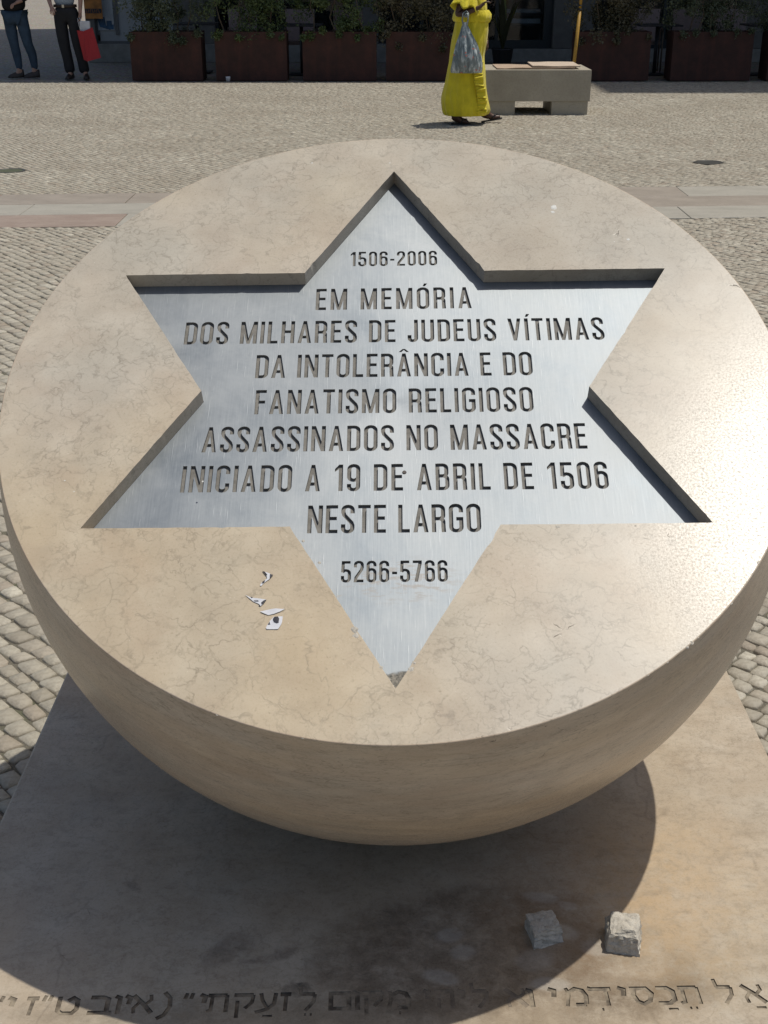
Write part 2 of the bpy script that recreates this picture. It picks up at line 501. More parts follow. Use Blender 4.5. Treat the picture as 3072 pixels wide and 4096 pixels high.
# rust steel planters
t = NT('rusted_steel', 0.75, 0.0, 0.3)
v = t.coord(); a = t.noise(v, 4, 6, .7); b = t.noise(v, 60, 5, .7)
c = t.ramp(a.outputs[0], [(0.3, (0.040, 0.022, 0.017)), (0.55, (0.072, 0.032, 0.024)), (0.75, (0.115, 0.044, 0.031))])
c = t.mix(t.ramp(b.outputs[0], [(0.4, 0.35), (0.6, 0)]), c, (0.045, 0.025, 0.02))
grad = t.noise(t.coord('Object', scale=(14, 14, .6)), 1, 4)
c = t.mix(t.ramp(grad.outputs[0], [(.5, 0), (.7, .45)]), c, (0.095, 0.036, 0.026))
M_RUST = t.base(c); t.bump(b.outputs[0], .001)
M_SOIL = plain('soil', (0.05, 0.035, 0.025), .95, bump=.01)
M_BARK = plain('bark', (0.12, 0.09, 0.06), .9, bump=.004)
def leafmat(name, col, col2):
    t = NT(name, 0.5)
    v = t.coord(); nz = t.noise(v, 3.0, 3); nf = t.noise(v, 25, 2)
    c = t.mix(t.ramp(nz.outputs[0], [(.35, 0), (.65, 1)]), (*col, 1), (*col2, 1))
    c = t.mix(t.ramp(nf.outputs[0], [(.3, .5), (.7, 0)]), c, tuple(x * .5 for x in col))
    t.b.inputs['Transmission Weight'].default_value = 0.0
    return t.base(c)
M_LEAF = [leafmat('leaf_grey_green', (0.055, 0.075, 0.035), (0.12, 0.14, 0.075)), leafmat('leaf_fresh_green', (0.05, 0.085, 0.025), (0.13, 0.17, 0.05)), leafmat('leaf_brownish', (0.07, 0.07, 0.035), (0.13, 0.11, 0.06))]
M_WALL = plain('facade_stone', (0.135, 0.128, 0.115), .85, nscale=6, var=.18, bump=.002)
M_STEP = plain('plinth_stone', (0.23, 0.22, 0.195), .8, nscale=9, var=.2, bump=.002)
M_PLAST = plain('facade_plaster', (0.55, 0.50, 0.40), .9, nscale=3, var=.08)
M_DARK = plain('dark_frame', (0.012, 0.022, 0.028), .35)
M_GREYFR = plain('grey_frame', (0.11, 0.115, 0.12), .4)
M_INT = plain('shop_interior', (0.05, 0.055, 0.06), .8, nscale=2)
t = NT('shop_glass', 0.04, 0, .5); t.b.inputs['Transmission Weight'].default_value = 1.0; t.b.inputs['IOR'].default_value = 1.45
M_GLASS = t.base((0.75, 0.85, 0.85))
M_FROST = plain('frosted_poster_glass', (0.30, 0.33, 0.35), .25, nscale=4, var=.12)
M_BENCH = paving('bench_limestone', (0.33, 0.295, 0.23), (0.43, 0.39, 0.31))
M_CARD = plain('cardboard', (0.40, 0.30, 0.215), .85, nscale=14, var=.12)
M_CARD2 = plain('cardboard_pale', (0.50, 0.41, 0.32), .85, nscale=20, var=.12)
M_YPOLE = plain('yellow_ochre_paint', (0.42, 0.24, 0.035), .45)
M_BLACK = plain('black_plastic', (0.015, 0.015, 0.016), .5)
M_SKIN_D = plain('dark_brown_skin', (0.075, 0.035, 0.022), .45, nscale=12)
M_SKIN_L = plain('light_skin', (0.42, 0.25, 0.18), .5, nscale=12)
M_HAIR = plain('dark_hair', (0.015, 0.012, 0.010), .6)
M_EYE = plain('eye_white', (0.7, 0.7, 0.68), .3)
t = NT('yellow_cloth', 0.75)
v = t.coord(); nz = t.noise(v, 9, 4); fb = t.noise(t.coord('Object', scale=(30, 30, 4)), 1.5, 3)
t.base(t.ramp(nz.outputs[0], [(.3, (0.60, 0.50, 0.010)), (.7, (0.76, 0.64, 0.014))])); t.bump(fb.outputs[0], .012, .8)
t.b.inputs['Sheen Weight'].default_value = .2
M_YEL = t.m
t = NT('plastic_bag', 0.22, 0, .7)
v = t.coord(); nz = t.noise(t.coord('Object', scale=(1, 1, .32)), 26, 4, .6, .6); sp = t.n('ShaderNodeTexVoronoi'); t.l(t.warp(v, 20, .05), sp.inputs['Vector']); sp.inputs['Scale'].default_value = 26
c = t.ramp(nz.outputs[0], [(.38, (0.13, 0.165, 0.17)), (.52, (0.25, 0.30, 0.30)), (.64, (0.62, 0.67, 0.66))])  # pale streaks paint the plastic's highlights into its colour
sepx = t.n('ShaderNodeSeparateColor'); t.l(sp.outputs['Color'], sepx.inputs[0])
pk = t.math('MULTIPLY', t.ramp(sp.outputs['Distance'], [(0.26, 1.0), (0.34, 0.0)]), t.ramp(sepx.outputs[0], [(0.66, 0.0), (0.7, 1.0)]))
zz = t.n('ShaderNodeSeparateXYZ'); t.l(v, zz.inputs[0])
pk = t.math('MULTIPLY', pk, t.ramp(zz.outputs[2], [(0.30, 1.0), (0.42, 0.0)]))
t.base(t.mix(pk, c, (0.55, 0.17, 0.13))); t.bump(nz.outputs[0], .012, .9)
t.b.inputs['Alpha'].default_value = 0.93
M_PBAG = t.m
M_TROUS = plain('black_trousers', (0.012, 0.013, 0.016), .8, nscale=9, var=.3)
M_LEGG = plain('denim_blue', (0.032, 0.060, 0.095), .8, nscale=14, var=.25)
M_BTOP = plain('black_top', (0.010, 0.010, 0.012), .85)
M_SHIRT = plain('pale_blue_shirt', (0.30, 0.36, 0.42), .8)
M_SHOE = plain('brown_black_shoes', (0.035, 0.025, 0.02), .5)
M_BELT = plain('brown_belt', (0.03, 0.018, 0.012), .5)
M_BUCK = plain('steel_buckle', (0.55, 0.52, 0.45), .3, 1.0)
M_RED = plain('red_paper', (0.38, 0.015, 0.022), .6, var=.06)
M_WHITE = plain('white_paper', (0.62, 0.63, 0.66), .7, nscale=60, var=.05)
M_INK = plain('black_ink', (0.02, 0.02, 0.03), .6)
M_ORANGE = plain('orange_print', (0.42, 0.17, 0.035), .6, nscale=8, var=.4)
M_REDP = plain('red_print', (0.40, 0.05, 0.02), .6)
M_BLUEP = plain('blue_print', (0.02, 0.08, 0.16), .5, nscale=10, var=.5)
t = NT('rough_stone', 0.85, 0, .3)
v = t.coord(); a = t.noise(v, 25, 6, .7); b = t.noise(v, 130, 5, .7)
c = t.ramp(a.outputs[0], [(.3, (0.43, 0.40, 0.34)), (.7, (0.57, 0.535, 0.465))]); c = t.mix(t.ramp(b.outputs[0], [(.35, .5), (.5, 0)]), c, (0.20, 0.18, 0.155))
M_ROCK = t.base(c); t.bump(t.math('ADD', a.outputs[0], t.math('MULTIPLY', b.outputs[0], .4)), .005, 1)
M_LAMPG = plain('mossy_glass', (0.07, 0.075, 0.035), .5, nscale=60, var=.4)
M_IRON = plain('dark_iron', (0.045, 0.045, 0.042), .5, nscale=40, var=.3)
M_CHIP = plain('white_residue', (0.62, 0.62, 0.58), .8, nscale=200, var=.15, bump=.0005)
M_CHAIRB = plain('taupe_chair_fabric', (0.25, 0.185, 0.165), .8)
M_CHAIRF = plain('bronze_tube', (0.20, 0.16, 0.13), .4, .6)
M_TABLE = plain('dark_table', (0.03, 0.032, 0.036), .5)

# ------------------------------------------------------------------ ground
SX0, SX1, SY0, SY1, SZ = -0.700, 0.759, 1.265, 2.735, 0.1741    # plinth slab
put('ground', me_from([(-400, -400, -.014), (400, -400, -.014), (400, 900, -.014), (-400, 900, -.014)], [(0, 1, 2, 3)]), M_FAR, kind='structure')
put('joint_sand', me_from([(-2.2, .3, -.0045), (2.2, .3, -.0045), (8.2, 19.4, -.0045), (-8.2, 19.4, -.0045)], [(0, 1, 2, 3)]), M_SAND, kind='structure')

BS = math.tan(R(4.1))                      # paving band slope
BAND = [8.33, 8.77, 9.19, 9.60]            # band lines at x = 0 minus offset
BY0 = [8.43, 8.87, 9.29, 9.73]
def band_y(x, k): return BY0[k] + BS * x
COVERS = [(-3.18, 10.72, 0.125), (2.87, 11.2, 0.125)]

def gen_cobbles():
    rng = np.random.default_rng(5)
    ang = R(-50)
    ca, sa = math.cos(ang), math.sin(ang)
    rw = 0.052
    def uv2xy(u, v):
        x = u * ca - v * sa; y = u * sa + v * ca
        dx = 0.11 * np.sin(y * 1.05 + 0.4) + 0.05 * np.sin(x * 1.9 + y * .7)
        dy = 0.11 * np.sin(x * 0.95 + 0.8) + 0.05 * np.sin(x * 2.3 - y * .6)
        return x + dx, y + dy
    x0, x1, y0, y1 = -8.4, 8.4, 0.5, 19.35
    cor = np.array([(x, y) for x in (x0, x1) for y in (y0, y1)])
    us = cor[:, 0] * ca + cor[:, 1] * sa; vs_ = -cor[:, 0] * sa + cor[:, 1] * ca
    stones = []
    for k in range(int(vs_.min() / rw) - 8, int(vs_.max() / rw) + 8):
        n = int((us.max() - us.min() + 1) / 0.044)
        step = rng.uniform(0.040, 0.066, n)
        u = us.min() - .5 + rng.uniform(0, .06) + np.concatenate([[0], np.cumsum(step)])
        vb = k * rw
        cx, cy = uv2xy((u[:-1] + u[1:]) / 2, np.full(n, vb + rw / 2))
        ok = (np.abs(cx) < 0.375 * cy + 1.05) & (cy > .6) & (cy < 19.3)
        if not ok.any(): continue
        lo = lambda uu, kk: kk * rw + 0.0045 * np.sin(uu * 9 + kk * 2.1) + 0.003 * np.sin(uu * 23 + kk * 5.3)
        iu = np.where(ok)[0]
        g = 0.0014
        a, b = u[iu] + g, u[iu + 1] - g
        gv = .0024
        q = np.stack([np.stack([a, lo(a, k) + gv], -1), np.stack([b, lo(b, k) + gv], -1), np.stack([b, lo(b, k + 1) - gv], -1), np.stack([a, lo(a, k + 1) - gv], -1)], 1)
        q += rng.uniform(-.0034, .0034, q.shape)
        X, Y = uv2xy(q[..., 0], q[..., 1])
        stones.append(np.stack([X, Y], -1))
    Q = np.concatenate(stones)                     # N,4,2
    C = Q.mean(1)
    keep = ~((C[:, 0] > SX0 - .008) & (C[:, 0] < SX1 + .008) & (C[:, 1] > SY0 - .008) & (C[:, 1] < SY1 + .008))
    t_ = C[:, 1] - BS * C[:, 0]
    keep &= ~((t_ > BY0[0] - .012) & (t_ < BY0[3] + .012))
    for (cx, cy, r) in COVERS:
        keep &= np.hypot(C[:, 0] - cx, C[:, 1] - cy) > r + .012
    Q = Q[keep]; C = C[keep]
    # clamp corners out of the slab and the band
    e = .003
    ins = (Q[..., 0] > SX0 - e) & (Q[..., 0] < SX1 + e) & (Q[..., 1] > SY0 - e) & (Q[..., 1] < SY1 + e)
    d = np.stack([Q[..., 0] - (SX0 - e), (SX1 + e) - Q[..., 0], Q[..., 1] - (SY0 - e), (SY1 + e) - Q[..., 1]], -1)
    w = d.argmin(-1)
    for j, (ax, val) in enumerate([(0, SX0 - e), (0, SX1 + e), (1, SY0 - e), (1, SY1 + e)]):
        m = ins & (w == j); Q[..., ax][m] = val
    tt = Q[..., 1] - BS * Q[..., 0]; tc = (C[:, 1] - BS * C[:, 0])[:, None]
    m = (tc < BY0[0]) & (tt > BY0[0] - e); Q[..., 1][m] -= (tt - (BY0[0] - e))[m]
    m = (tc > BY0[3]) & (tt < BY0[3] + e); Q[..., 1][m] += ((BY0[3] + e) - tt)[m]
    return Q, Q.mean(1), rng

CB_Q, CB_C, RNG = gen_cobbles()
# which ones show largest: project, drop what the bowl or slab hides
def cam_px(x, y, z):
    s_, c_ = math.sin(R(PITCH)), math.cos(R(PITCH))
    d = y * c_ + (CAM_H - z) * s_
    up = -y * -s_ * 1.0
    vy = (y * s_ - (CAM_H - z) * c_)
    return 1536 + 4919 * x / d, 2048 - 4919 * vy / d, d
px, py, dd = cam_px(CB_C[:, 0], CB_C[:, 1], np.zeros(len(CB_C)))
vis = (px > 0) & (px < 3072) & (py > 0) & (py < 4096)
BC = np.array([0.0199, 2.0065, 0.8204])
ray = np.stack([CB_C[:, 0], CB_C[:, 1], -CAM_H * np.ones(len(CB_C))], -1)
L_ = np.linalg.norm(ray, axis=1, keepdims=True); rd = ray / L_
oc = BC - np.array([0, 0, CAM_H])
tca = rd @ oc
vis &= (np.linalg.norm(oc) ** 2 - tca ** 2) > 0.6632 ** 2
tz = (CAM_H - SZ) / CAM_H
sx, sy = CB_C[:, 0] * tz, CB_C[:, 1] * tz
vis &= ~((sx > SX0) & (sx < SX1) & (sy > SY0) & (sy < SY1))
order = np.argsort(np.where(vis, dd, 1e9))
single = set(order[:300].tolist())

def cobble_geo(Q, rng, lod):
    """arrays for many stones: returns verts, faces(list of quads/tris as flat), per stone counts"""
    N = len(Q)
    C = Q.mean(1, keepdims=True)
    if lod == 0:
        # 8-sided outline with cut corners
        nxt = np.roll(Q, -1, 1); prv = np.roll(Q, 1, 1)
        f1 = rng.uniform(.03, .24, (N, 4, 1)) ** 1.0; f2 = rng.uniform(.03, .24, (N, 4, 1))
        P = np.stack([Q + (prv - Q) * f1, Q + (nxt - Q) * f2], 2).reshape(N, 8, 2)
        bulge = rng.uniform(-.0012, .0022, (N, 8, 1))
        P = P + (P - C) / np.maximum(np.linalg.norm(P - C, axis=2, keepdims=True), 1e-6) * bulge
        n = 8
    else:
        P = Q; n = 4
    h = rng.uniform(-.0018, .003, (N, 1)); tilt = rng.uniform(-.035, .035, (N, 2))
    ztop = h + ((P - C) * tilt[:, None, :]).sum(2)
    low = np.concatenate([P, np.full((N, n, 1), -.013)], 2)
    mid = np.concatenate([P + (C - P) * .02, (ztop - .0028)[..., None] - rng.uniform(0, .002, (N, n, 1))], 2)
    if lod == 0:
        top = np.concatenate([P + (C - P) * rng.uniform(.07, .17, (N, n, 1)), (ztop + rng.uniform(-.0006, .0012, (N, n)))[..., None]], 2)
        cen = np.concatenate([C[:, 0] + rng.uniform(-.006, .006, (N, 2)), h + rng.uniform(.0004, .0022, (N, 1))], 1)[:, None, :]
        V = np.concatenate([low, mid, top, cen], 1); k = 3 * n + 1
        F = []
        for r_ in range(2):
            for i in range(n):
                j = (i + 1) % n
                F.append((r_ * n + i, r_ * n + j, (r_ + 1) * n + j, (r_ + 1) * n + i))
        for i in range(n):
            F.append((2 * n + i, 2 * n + (i + 1) % n, 3 * n))
    else:
        top = np.concatenate([P + (C - P) * .12, ztop[..., None]], 2)
        V = np.concatenate([low, top], 1); k = 2 * n
        F = [(i, (i + 1) % n, n + (i + 1) % n, n + i) for i in range(n)] + [tuple(range(n, 2 * n))]
    return V, F, k

def fast_mesh(name, V, F, k, tone, hue):
    N = len(V)
    verts = V.reshape(-1, 3)
    me = bpy.data.meshes.new(name)
    loops = np.concatenate([np.array(f) for f in F]); sizes = np.array([len(f) for f in F])
    LL = (loops[None, :] + (np.arange(N) * k)[:, None]).ravel()
    SS = np.tile(sizes, N)
    me.vertices.add(len(verts)); me.vertices.foreach_set('co', verts.astype(np.float32).ravel())
    me.loops.add(len(LL)); me.loops.foreach_set('vertex_index', LL.astype(np.int32))
    me.polygons.add(len(SS)); me.polygons.foreach_set('loop_start', np.concatenate([[0], np.cumsum(SS)[:-1]]).astype(np.int32))
    me.update(calc_edges=True)
    for nm, arr in (('tone', tone), ('hue', hue)):
        at = me.attributes.new(nm, 'FLOAT', 'FACE')
        at.data.foreach_set('value', np.repeat(arr, len(F)).astype(np.float32))
    return me

pav = bpy.data.objects.new('cobblestone_paving', None); COL.objects.link(pav); pav['kind'] = 'structure'
tone_all = np.clip(RNG.normal(.5, .22, len(CB_C)), 0, 1)
hue_all = np.clip(RNG.uniform(-2.2, 1.0, len(CB_C)), 0, 1)
idx = np.arange(len(CB_C))
sing = np.array(sorted(single))
rest = np.setdiff1d(idx, sing)
dist = CB_C[:, 1]
# single stones
V, F, k = cobble_geo(CB_Q[sing], RNG, 0)
for i, s_i in enumerate(sing):
    c = CB_C[s_i]
    v_ = V[i].copy(); v_[:, 0] -= c[0]; v_[:, 1] -= c[1]
    me = fast_mesh('cobble', v_[None], F, k, tone_all[s_i:s_i + 1], hue_all[s_i:s_i + 1])
    put('cobble', me, M_COB, pav, (c[0], c[1], 0))
allm = []
near = rest[dist[rest] < 8.6]; far = rest[dist[rest] >= 8.6]
V, F, k = cobble_geo(CB_Q[near], RNG, 0)
put('cobbles_near', fast_mesh('cobbles_near', V, F, k, tone_all[near], hue_all[near]), M_COB, pav, kind='stuff')
V, F, k = cobble_geo(CB_Q[far], RNG, 1)
put('cobbles_far', fast_mesh('cobbles_far', V, F, k, tone_all[far], hue_all[far]), M_COB, pav, kind='stuff')

# paving band of long slabs
band = bpy.data.objects.new('paving_band', None); COL.objects.link(band); band['kind'] = 'structure'
rows = [([-5.2, -3.9, -1.80, -0.6, .7, 2.12, 3.9, 5.2], [M_PINK, M_PINK, M_PALE, M_PALE, M_PALE, M_PALE, M_ROSE]),
        ([-5.2, -3.6, -2.55, -1.2, .2, 1.5, 2.95, 4.3, 5.2], [M_PALE, M_PALE, M_PALE, M_PALE, M_PALE, M_ROSE, M_ROSE, M_ROSE]),
        ([-5.2, -4.1, -2.9, -1.9, -.5, .9, 2.3, 3.6, 5.2], [M_PINK, M_PINK, M_ROSE, M_ROSE, M_ROSE, M_ROSE, M_PALE, M_ROSE])]
for r_, (xs, ms) in enumerate(rows):
    for j in range(len(xs) - 1):
        a, b = xs[j] + .003, xs[j + 1] - .003
        lo, hi = r_, r_ + 1
        zt = .001 + .002 * random.random()
        bm = bmesh.new()
        vs4 = [(a, band_y(a, lo) + .002), (b, band_y(b, lo) + .002), (b, band_y(b, hi) - .002), (a, band_y(a, hi) - .002)]
        lowv = [bm.verts.new((x, y, -.0135)) for x, y in vs4]; topv = [bm.verts.new((x, y, zt)) for x, y in vs4]
        bm.faces.new(topv)
        for i in range(4): bm.faces.new((lowv[i], lowv[(i + 1) % 4], topv[(i + 1) % 4], topv[i]))
        bmesh.ops.bevel(bm, geom=[e for e in bm.edges if all(v in e.verts[0].link_edges or v.co.z > 0 for v in e.verts) and all(v.co.z > 0 for v in e.verts)], offset=.003, segments=1, affect='EDGES')
        put('paving_slab', from_bm(bm), ms[j], band)

# ground lights
for i, (cx, cy, r) in enumerate(COVERS):
    th = thing('ground_light', ['round in-ground light with mossy glass at left edge of the square', 'dark round in-ground light right of the stone bowl'][i], 'ground light', (cx, cy, 0), 0, 'in-ground lights in the paving')
    bm = bmesh.new()
    n = 40
    prof = [(r + .004, -.013), (r + .004, .002), (r - .012, .002), (r - .018, -.004)]
    rg_ = [[bm.verts.new((a * math.cos(2 * math.pi * q / n), a * math.sin(2 * math.pi * q / n), z)) for q in range(n)] for a, z in prof]
    for a, b in zip(rg_[:-1], rg_[1:]):
        for q in range(n): bm.faces.new((a[q], a[(q + 1) % n], b[(q + 1) % n], b[q]))
    put('rim', from_bm(bm), M_IRON, th)
    bm = bmesh.new(); bmesh.ops.create_circle(bm, cap_ends=True, segments=n, radius=r - .014)
    for v in bm.verts: v.co.z = -.0005
    put('glass_lens', from_bm(bm), M_LAMPG if i == 0 else M_IRON, th)

# ------------------------------------------------------------------ engraving engine
def offset_quads(pts, w):
    """mitred stroke of width w along a polyline -> list of quads"""
    P = [Vector(p) for p in pts]
    q = [P[0]]
    for p in P[1:]:
        if (p - q[-1]).length > 1e-6: q.append(p)
    P = q
    closed = (P[0] - P[-1]).length < 1e-5
    if closed: P = P[:-1]
    n = len(P)
    L, Rr = [], []
    for i in range(n):
        a = P[(i - 1) % n] if (closed or i > 0) else None
        b = P[(i + 1) % n] if (closed or i < n - 1) else None
        d1 = (P[i] - a).normalized() if a is not None else None
        d2 = (b - P[i]).normalized() if b is not None else None
        if d1 is None: d1 = d2
        if d2 is None: d2 = d1
        m = Vector((-(d1.y + d2.y), d1.x + d2.x))
        if m.length < 1e-6: m = Vector((-d1.y, d1.x))
        m.normalize()
        c = max(.35, m.dot(Vector((-d1.y, d1.x))))
        L.append(P[i] + m * (w / 2 / c)); Rr.append(P[i] - m * (w / 2 / c))
    out = []
    rng_ = range(n if closed else n - 1)
    for i in rng_:
        j = (i + 1) % n
        out.append([L[i], Rr[i], Rr[j], L[j]])
    return out

def arc(cx, cy, rx, ry, a0, a1, n=4):
    return [(cx + rx * math.cos(R(a0 + (a1 - a0) * i / n)), cy + ry * math.sin(R(a0 + (a1 - a0) * i / n))) for i in range(n + 1)]

HW = .0575
def ring(x0, y0, x1, y1, r):
    return arc(x1 - r, y1 - r, r, r, 0, 90) + arc(x0 + r, y1 - r, r, r, 90, 180) + arc(x0 + r, y0 + r, r, r, 180, 270) + arc(x1 - r, y0 + r, r, r, 270, 360) + [(x1, y1 - r)]
def glyph(ch):
    """returns (width, strokes(polylines), polys)"""
    T = 1 - HW; r = .13
    base = {'Ó': 'O', 'Í': 'I', 'Â': 'A'}.get(ch, ch)
    st, po = [], []
    if base == 'I': w = .115; st = [[(HW, 0), (HW, 1)]]
    elif base == 'L': w = .33; st = [[(HW, 1), (HW, HW), (w, HW)]]
    elif base == 'E': w = .345; st = [[(HW, 0), (HW, 1)], [(HW, T), (w, T)], [(HW, .52), (w - .03, .52)], [(HW, HW), (w, HW)]]
    elif base == 'F': w = .335; st = [[(HW, 0), (HW, 1)], [(HW, T), (w, T)], [(HW, .50), (w - .03, .50)]]
    elif base == 'T': w = .37; st = [[(0, T), (w, T)], [(w / 2, 0), (w / 2, T)]]
    elif base == 'H': w = .42; st = [[(HW, 0), (HW, 1)], [(w - HW, 0), (w - HW, 1)], [(HW, .52), (w - HW, .52)]]
    elif base == 'N': w = .43; st = [[(HW, 0), (HW, 1)], [(w - HW, 0), (w - HW, 1)]]; po = [[(.0, 1), (.125, 1), (w, 0), (w - .125, 0)]]
    elif base == 'M': w = .54; st = [[(HW, 0), (HW, 1)], [(w - HW, 0), (w - HW, 1)]]; po = [[(0, 1), (.125, 1), (w / 2 + .05, 0), (w / 2 - .05, 0)], [(w, 1), (w - .125, 1), (w / 2 - .05, 0), (w / 2 + .05, 0)]]
    elif base == 'A': w = .44; po = [[(0, 0), (.118, 0), (w / 2 + .055, 1), (w / 2 - .055, 1)], [(w, 0), (w - .118, 0), (w / 2 - .055, 1), (w / 2 + .055, 1)]]; st = [[(.10, .27), (w - .10, .27)]]
    elif base == 'V': w = .43; po = [[(0, 1), (.118, 1), (w / 2 + .055, 0), (w / 2 - .055, 0)], [(w, 1), (w - .118, 1), (w / 2 - .055, 0), (w / 2 + .055, 0)]]
    elif base == 'O': w = .41; st = [ring(HW, HW - .01, w - HW, T + .01, r + .01)]
    elif base == '0': w = .385; st = [ring(HW, HW - .01, w - HW, T + .01, r)]
    elif base == 'D': w = .40; st = [[(HW, 0), (HW, 1)], [(HW, T), (w - HW - r, T)] + arc(w - HW - r, T - r, r, r, 90, 0) + arc(w - HW - r, HW + r, r, r, 0, -90) + [(HW, HW)]]
    elif base == 'C': w = .40; st = [[(w - HW, .68)] + arc(w - HW - r, T - r + .01, r, r, 0, 90) + arc(HW + r, T - r + .01, r, r, 90, 180) + arc(HW + r, HW + r - .01, r, r, 180, 270) + arc(w - HW - r, HW + r - .01, r, r, 270, 360) + [(w - HW, .33)]]
    elif base == 'G': w = .41; st = [[(w - HW, .70)] + arc(w - HW - r, T - r + .01, r, r, 0, 90) + arc(HW + r, T - r + .01, r, r, 90, 180) + arc(HW + r, HW + r - .01, r, r, 180, 270) + arc(w - HW - r, HW + r - .01, r, r, 270, 360) + [(w - HW, .47), (.21, .47)]]
    elif base == 'U': w = .41; st = [[(HW, 1)] + arc(HW + r, HW + r - .01, r, r, 180, 270) + arc(w - HW - r, HW + r - .01, r, r, 270, 360) + [(w - HW, 1)]]
    elif base == 'J': w = .33; st = [[(w - HW, 1)] + arc(w - HW - .1, HW + .1, .1, .11, 0, -90) + arc(HW + .1, HW + .1, .1, .11, 270, 180) + [(HW, .30)]]
    elif base == 'S': w = .385; q = w - HW; st = [[(q, .70)] + arc(q - .125, T - .125 + .01, .125, .125, 0, 90) + arc(HW + .125, T - .125 + .01, .125, .125, 90, 180) + [(HW, .735), (HW + .03, .64), (q - .03, .37), (q, .27)] + arc(q - .125, HW + .125 - .01, .125, .125, 0, -90) + arc(HW + .125, HW + .125 - .01, .125, .125, 270, 180) + [(HW, .31)]]
    elif base == 'R': w = .40; q = w - HW - .01; st = [[(HW, 0), (HW, 1)], [(HW, T)] + arc(q - .12, T - .12, .12, .12, 90, 0) + arc(q - .12, .48 + .12, .12, .12, 0, -90) + [(HW, .48)], [(q - .13, .48)] + arc(q - .11, .37, .11, .11, 90, 0) + [(q, .2), (q + .01, 0)]]
    elif base == 'B': w = .40; q = w - HW; st = [[(HW, 0), (HW, 1)], [(HW, T)] + arc(q - .12 - .01, T - .11, .11, .11, 90, 0) + arc(q - .12 - .01, .53 + .11, .11, .11, 0, -90) + [(HW, .53)], [(HW, .53)] + arc(q - .12, .53 - .12, .12, .12, 90, 0) + arc(q - .12, HW + .12, .12, .12, 0, -90) + [(HW, HW)]]
    elif base == '1': w = .27; st = [[(w - HW - .01, 0), (w - HW - .01, 1)]]; po = [[(w - .12, 1), (.02, .83), (.02, .72), (w - .10, .85)]]
    elif base == '2': w = .385; q = w - HW; st = [[(HW, .70)] + arc(HW + .125, T - .125 + .01, .125, .125, 180, 90) + arc(q - .125, T - .125 + .01, .125, .125, 90, 0) + [(q, .70), (q - .03, .58), (HW + .03, .22), (HW + .01, HW), (w, HW)]]
    elif base == '5': w = .385; q = w - HW; st = [[(w - .02, T), (HW + .02, T), (HW + .005, .47)], [(HW + .005, .50)] + arc(HW + .125, .45, .11, .11, 150, 90, 3) + arc(q - .125, .43, .125, .125, 90, 0) + arc(q - .125, HW + .125 - .01, .125, .125, 0, -90) + arc(HW + .125, HW + .125 - .01, .125, .125, 270, 180) + [(HW, .30)]]
    elif base in '69':
        w = .385; q = w - HW
        st = [ring(HW, HW - .01, q, .60, .125), [(q, .74)] + arc(q - .125, T - .125 + .01, .125, .125, 0, 90) + arc(HW + .125, T - .125 + .01, .125, .125, 90, 180) + [(HW, .4)]]
        if base == '9': st = [[(w - x, 1 - y) for x, y in s] for s in st]
    elif base == '7': w = .36; st = [[(0, T), (w, T)]]; po = [[(w, T), (w, .88), (.19, 0), (.065, 0), (w - .13, T)]]
    elif base == '-': w = .20; st = [[(0, .42), (w, .42)]]
    elif base == ' ': w = .16
    else: w = .3
    if ch == 'Ó': po = po + [[(.20, 1.07), (.28, 1.07), (.36, 1.2), (.25, 1.2)]]
    if ch == 'Í': po = po + [[(.03, 1.07), (.11, 1.07), (.19, 1.2), (.08, 1.2)]]
    if ch == 'Â': po = po + [[(.05, 1.06), (.14, 1.06), (.26, 1.20), (.18, 1.20)], [(.39, 1.06), (.30, 1.06), (.18, 1.20), (.26, 1.20)]]
    quads = [q_ for s in st for q_ in offset_quads(s, .124)]
    return w, quads + [[Vector(p) for p in q_] for q_ in po]

def line_glyphs(text, cx, base_y, h, half):
    gs = [glyph(c) for c in text]
    nat = sum(g[0] for g in gs)
    ng = len(gs) - 1
    track = (2 * half / h - nat) / ng
    x = cx / h - half / h
    out = []
    for c, (w, qs) in zip(text, gs):
        if qs:
            out.append([[Vector(((p.x + x) * h, base_y + p.y * h)) for p in q] for q in qs])
        x += w + track
    return out

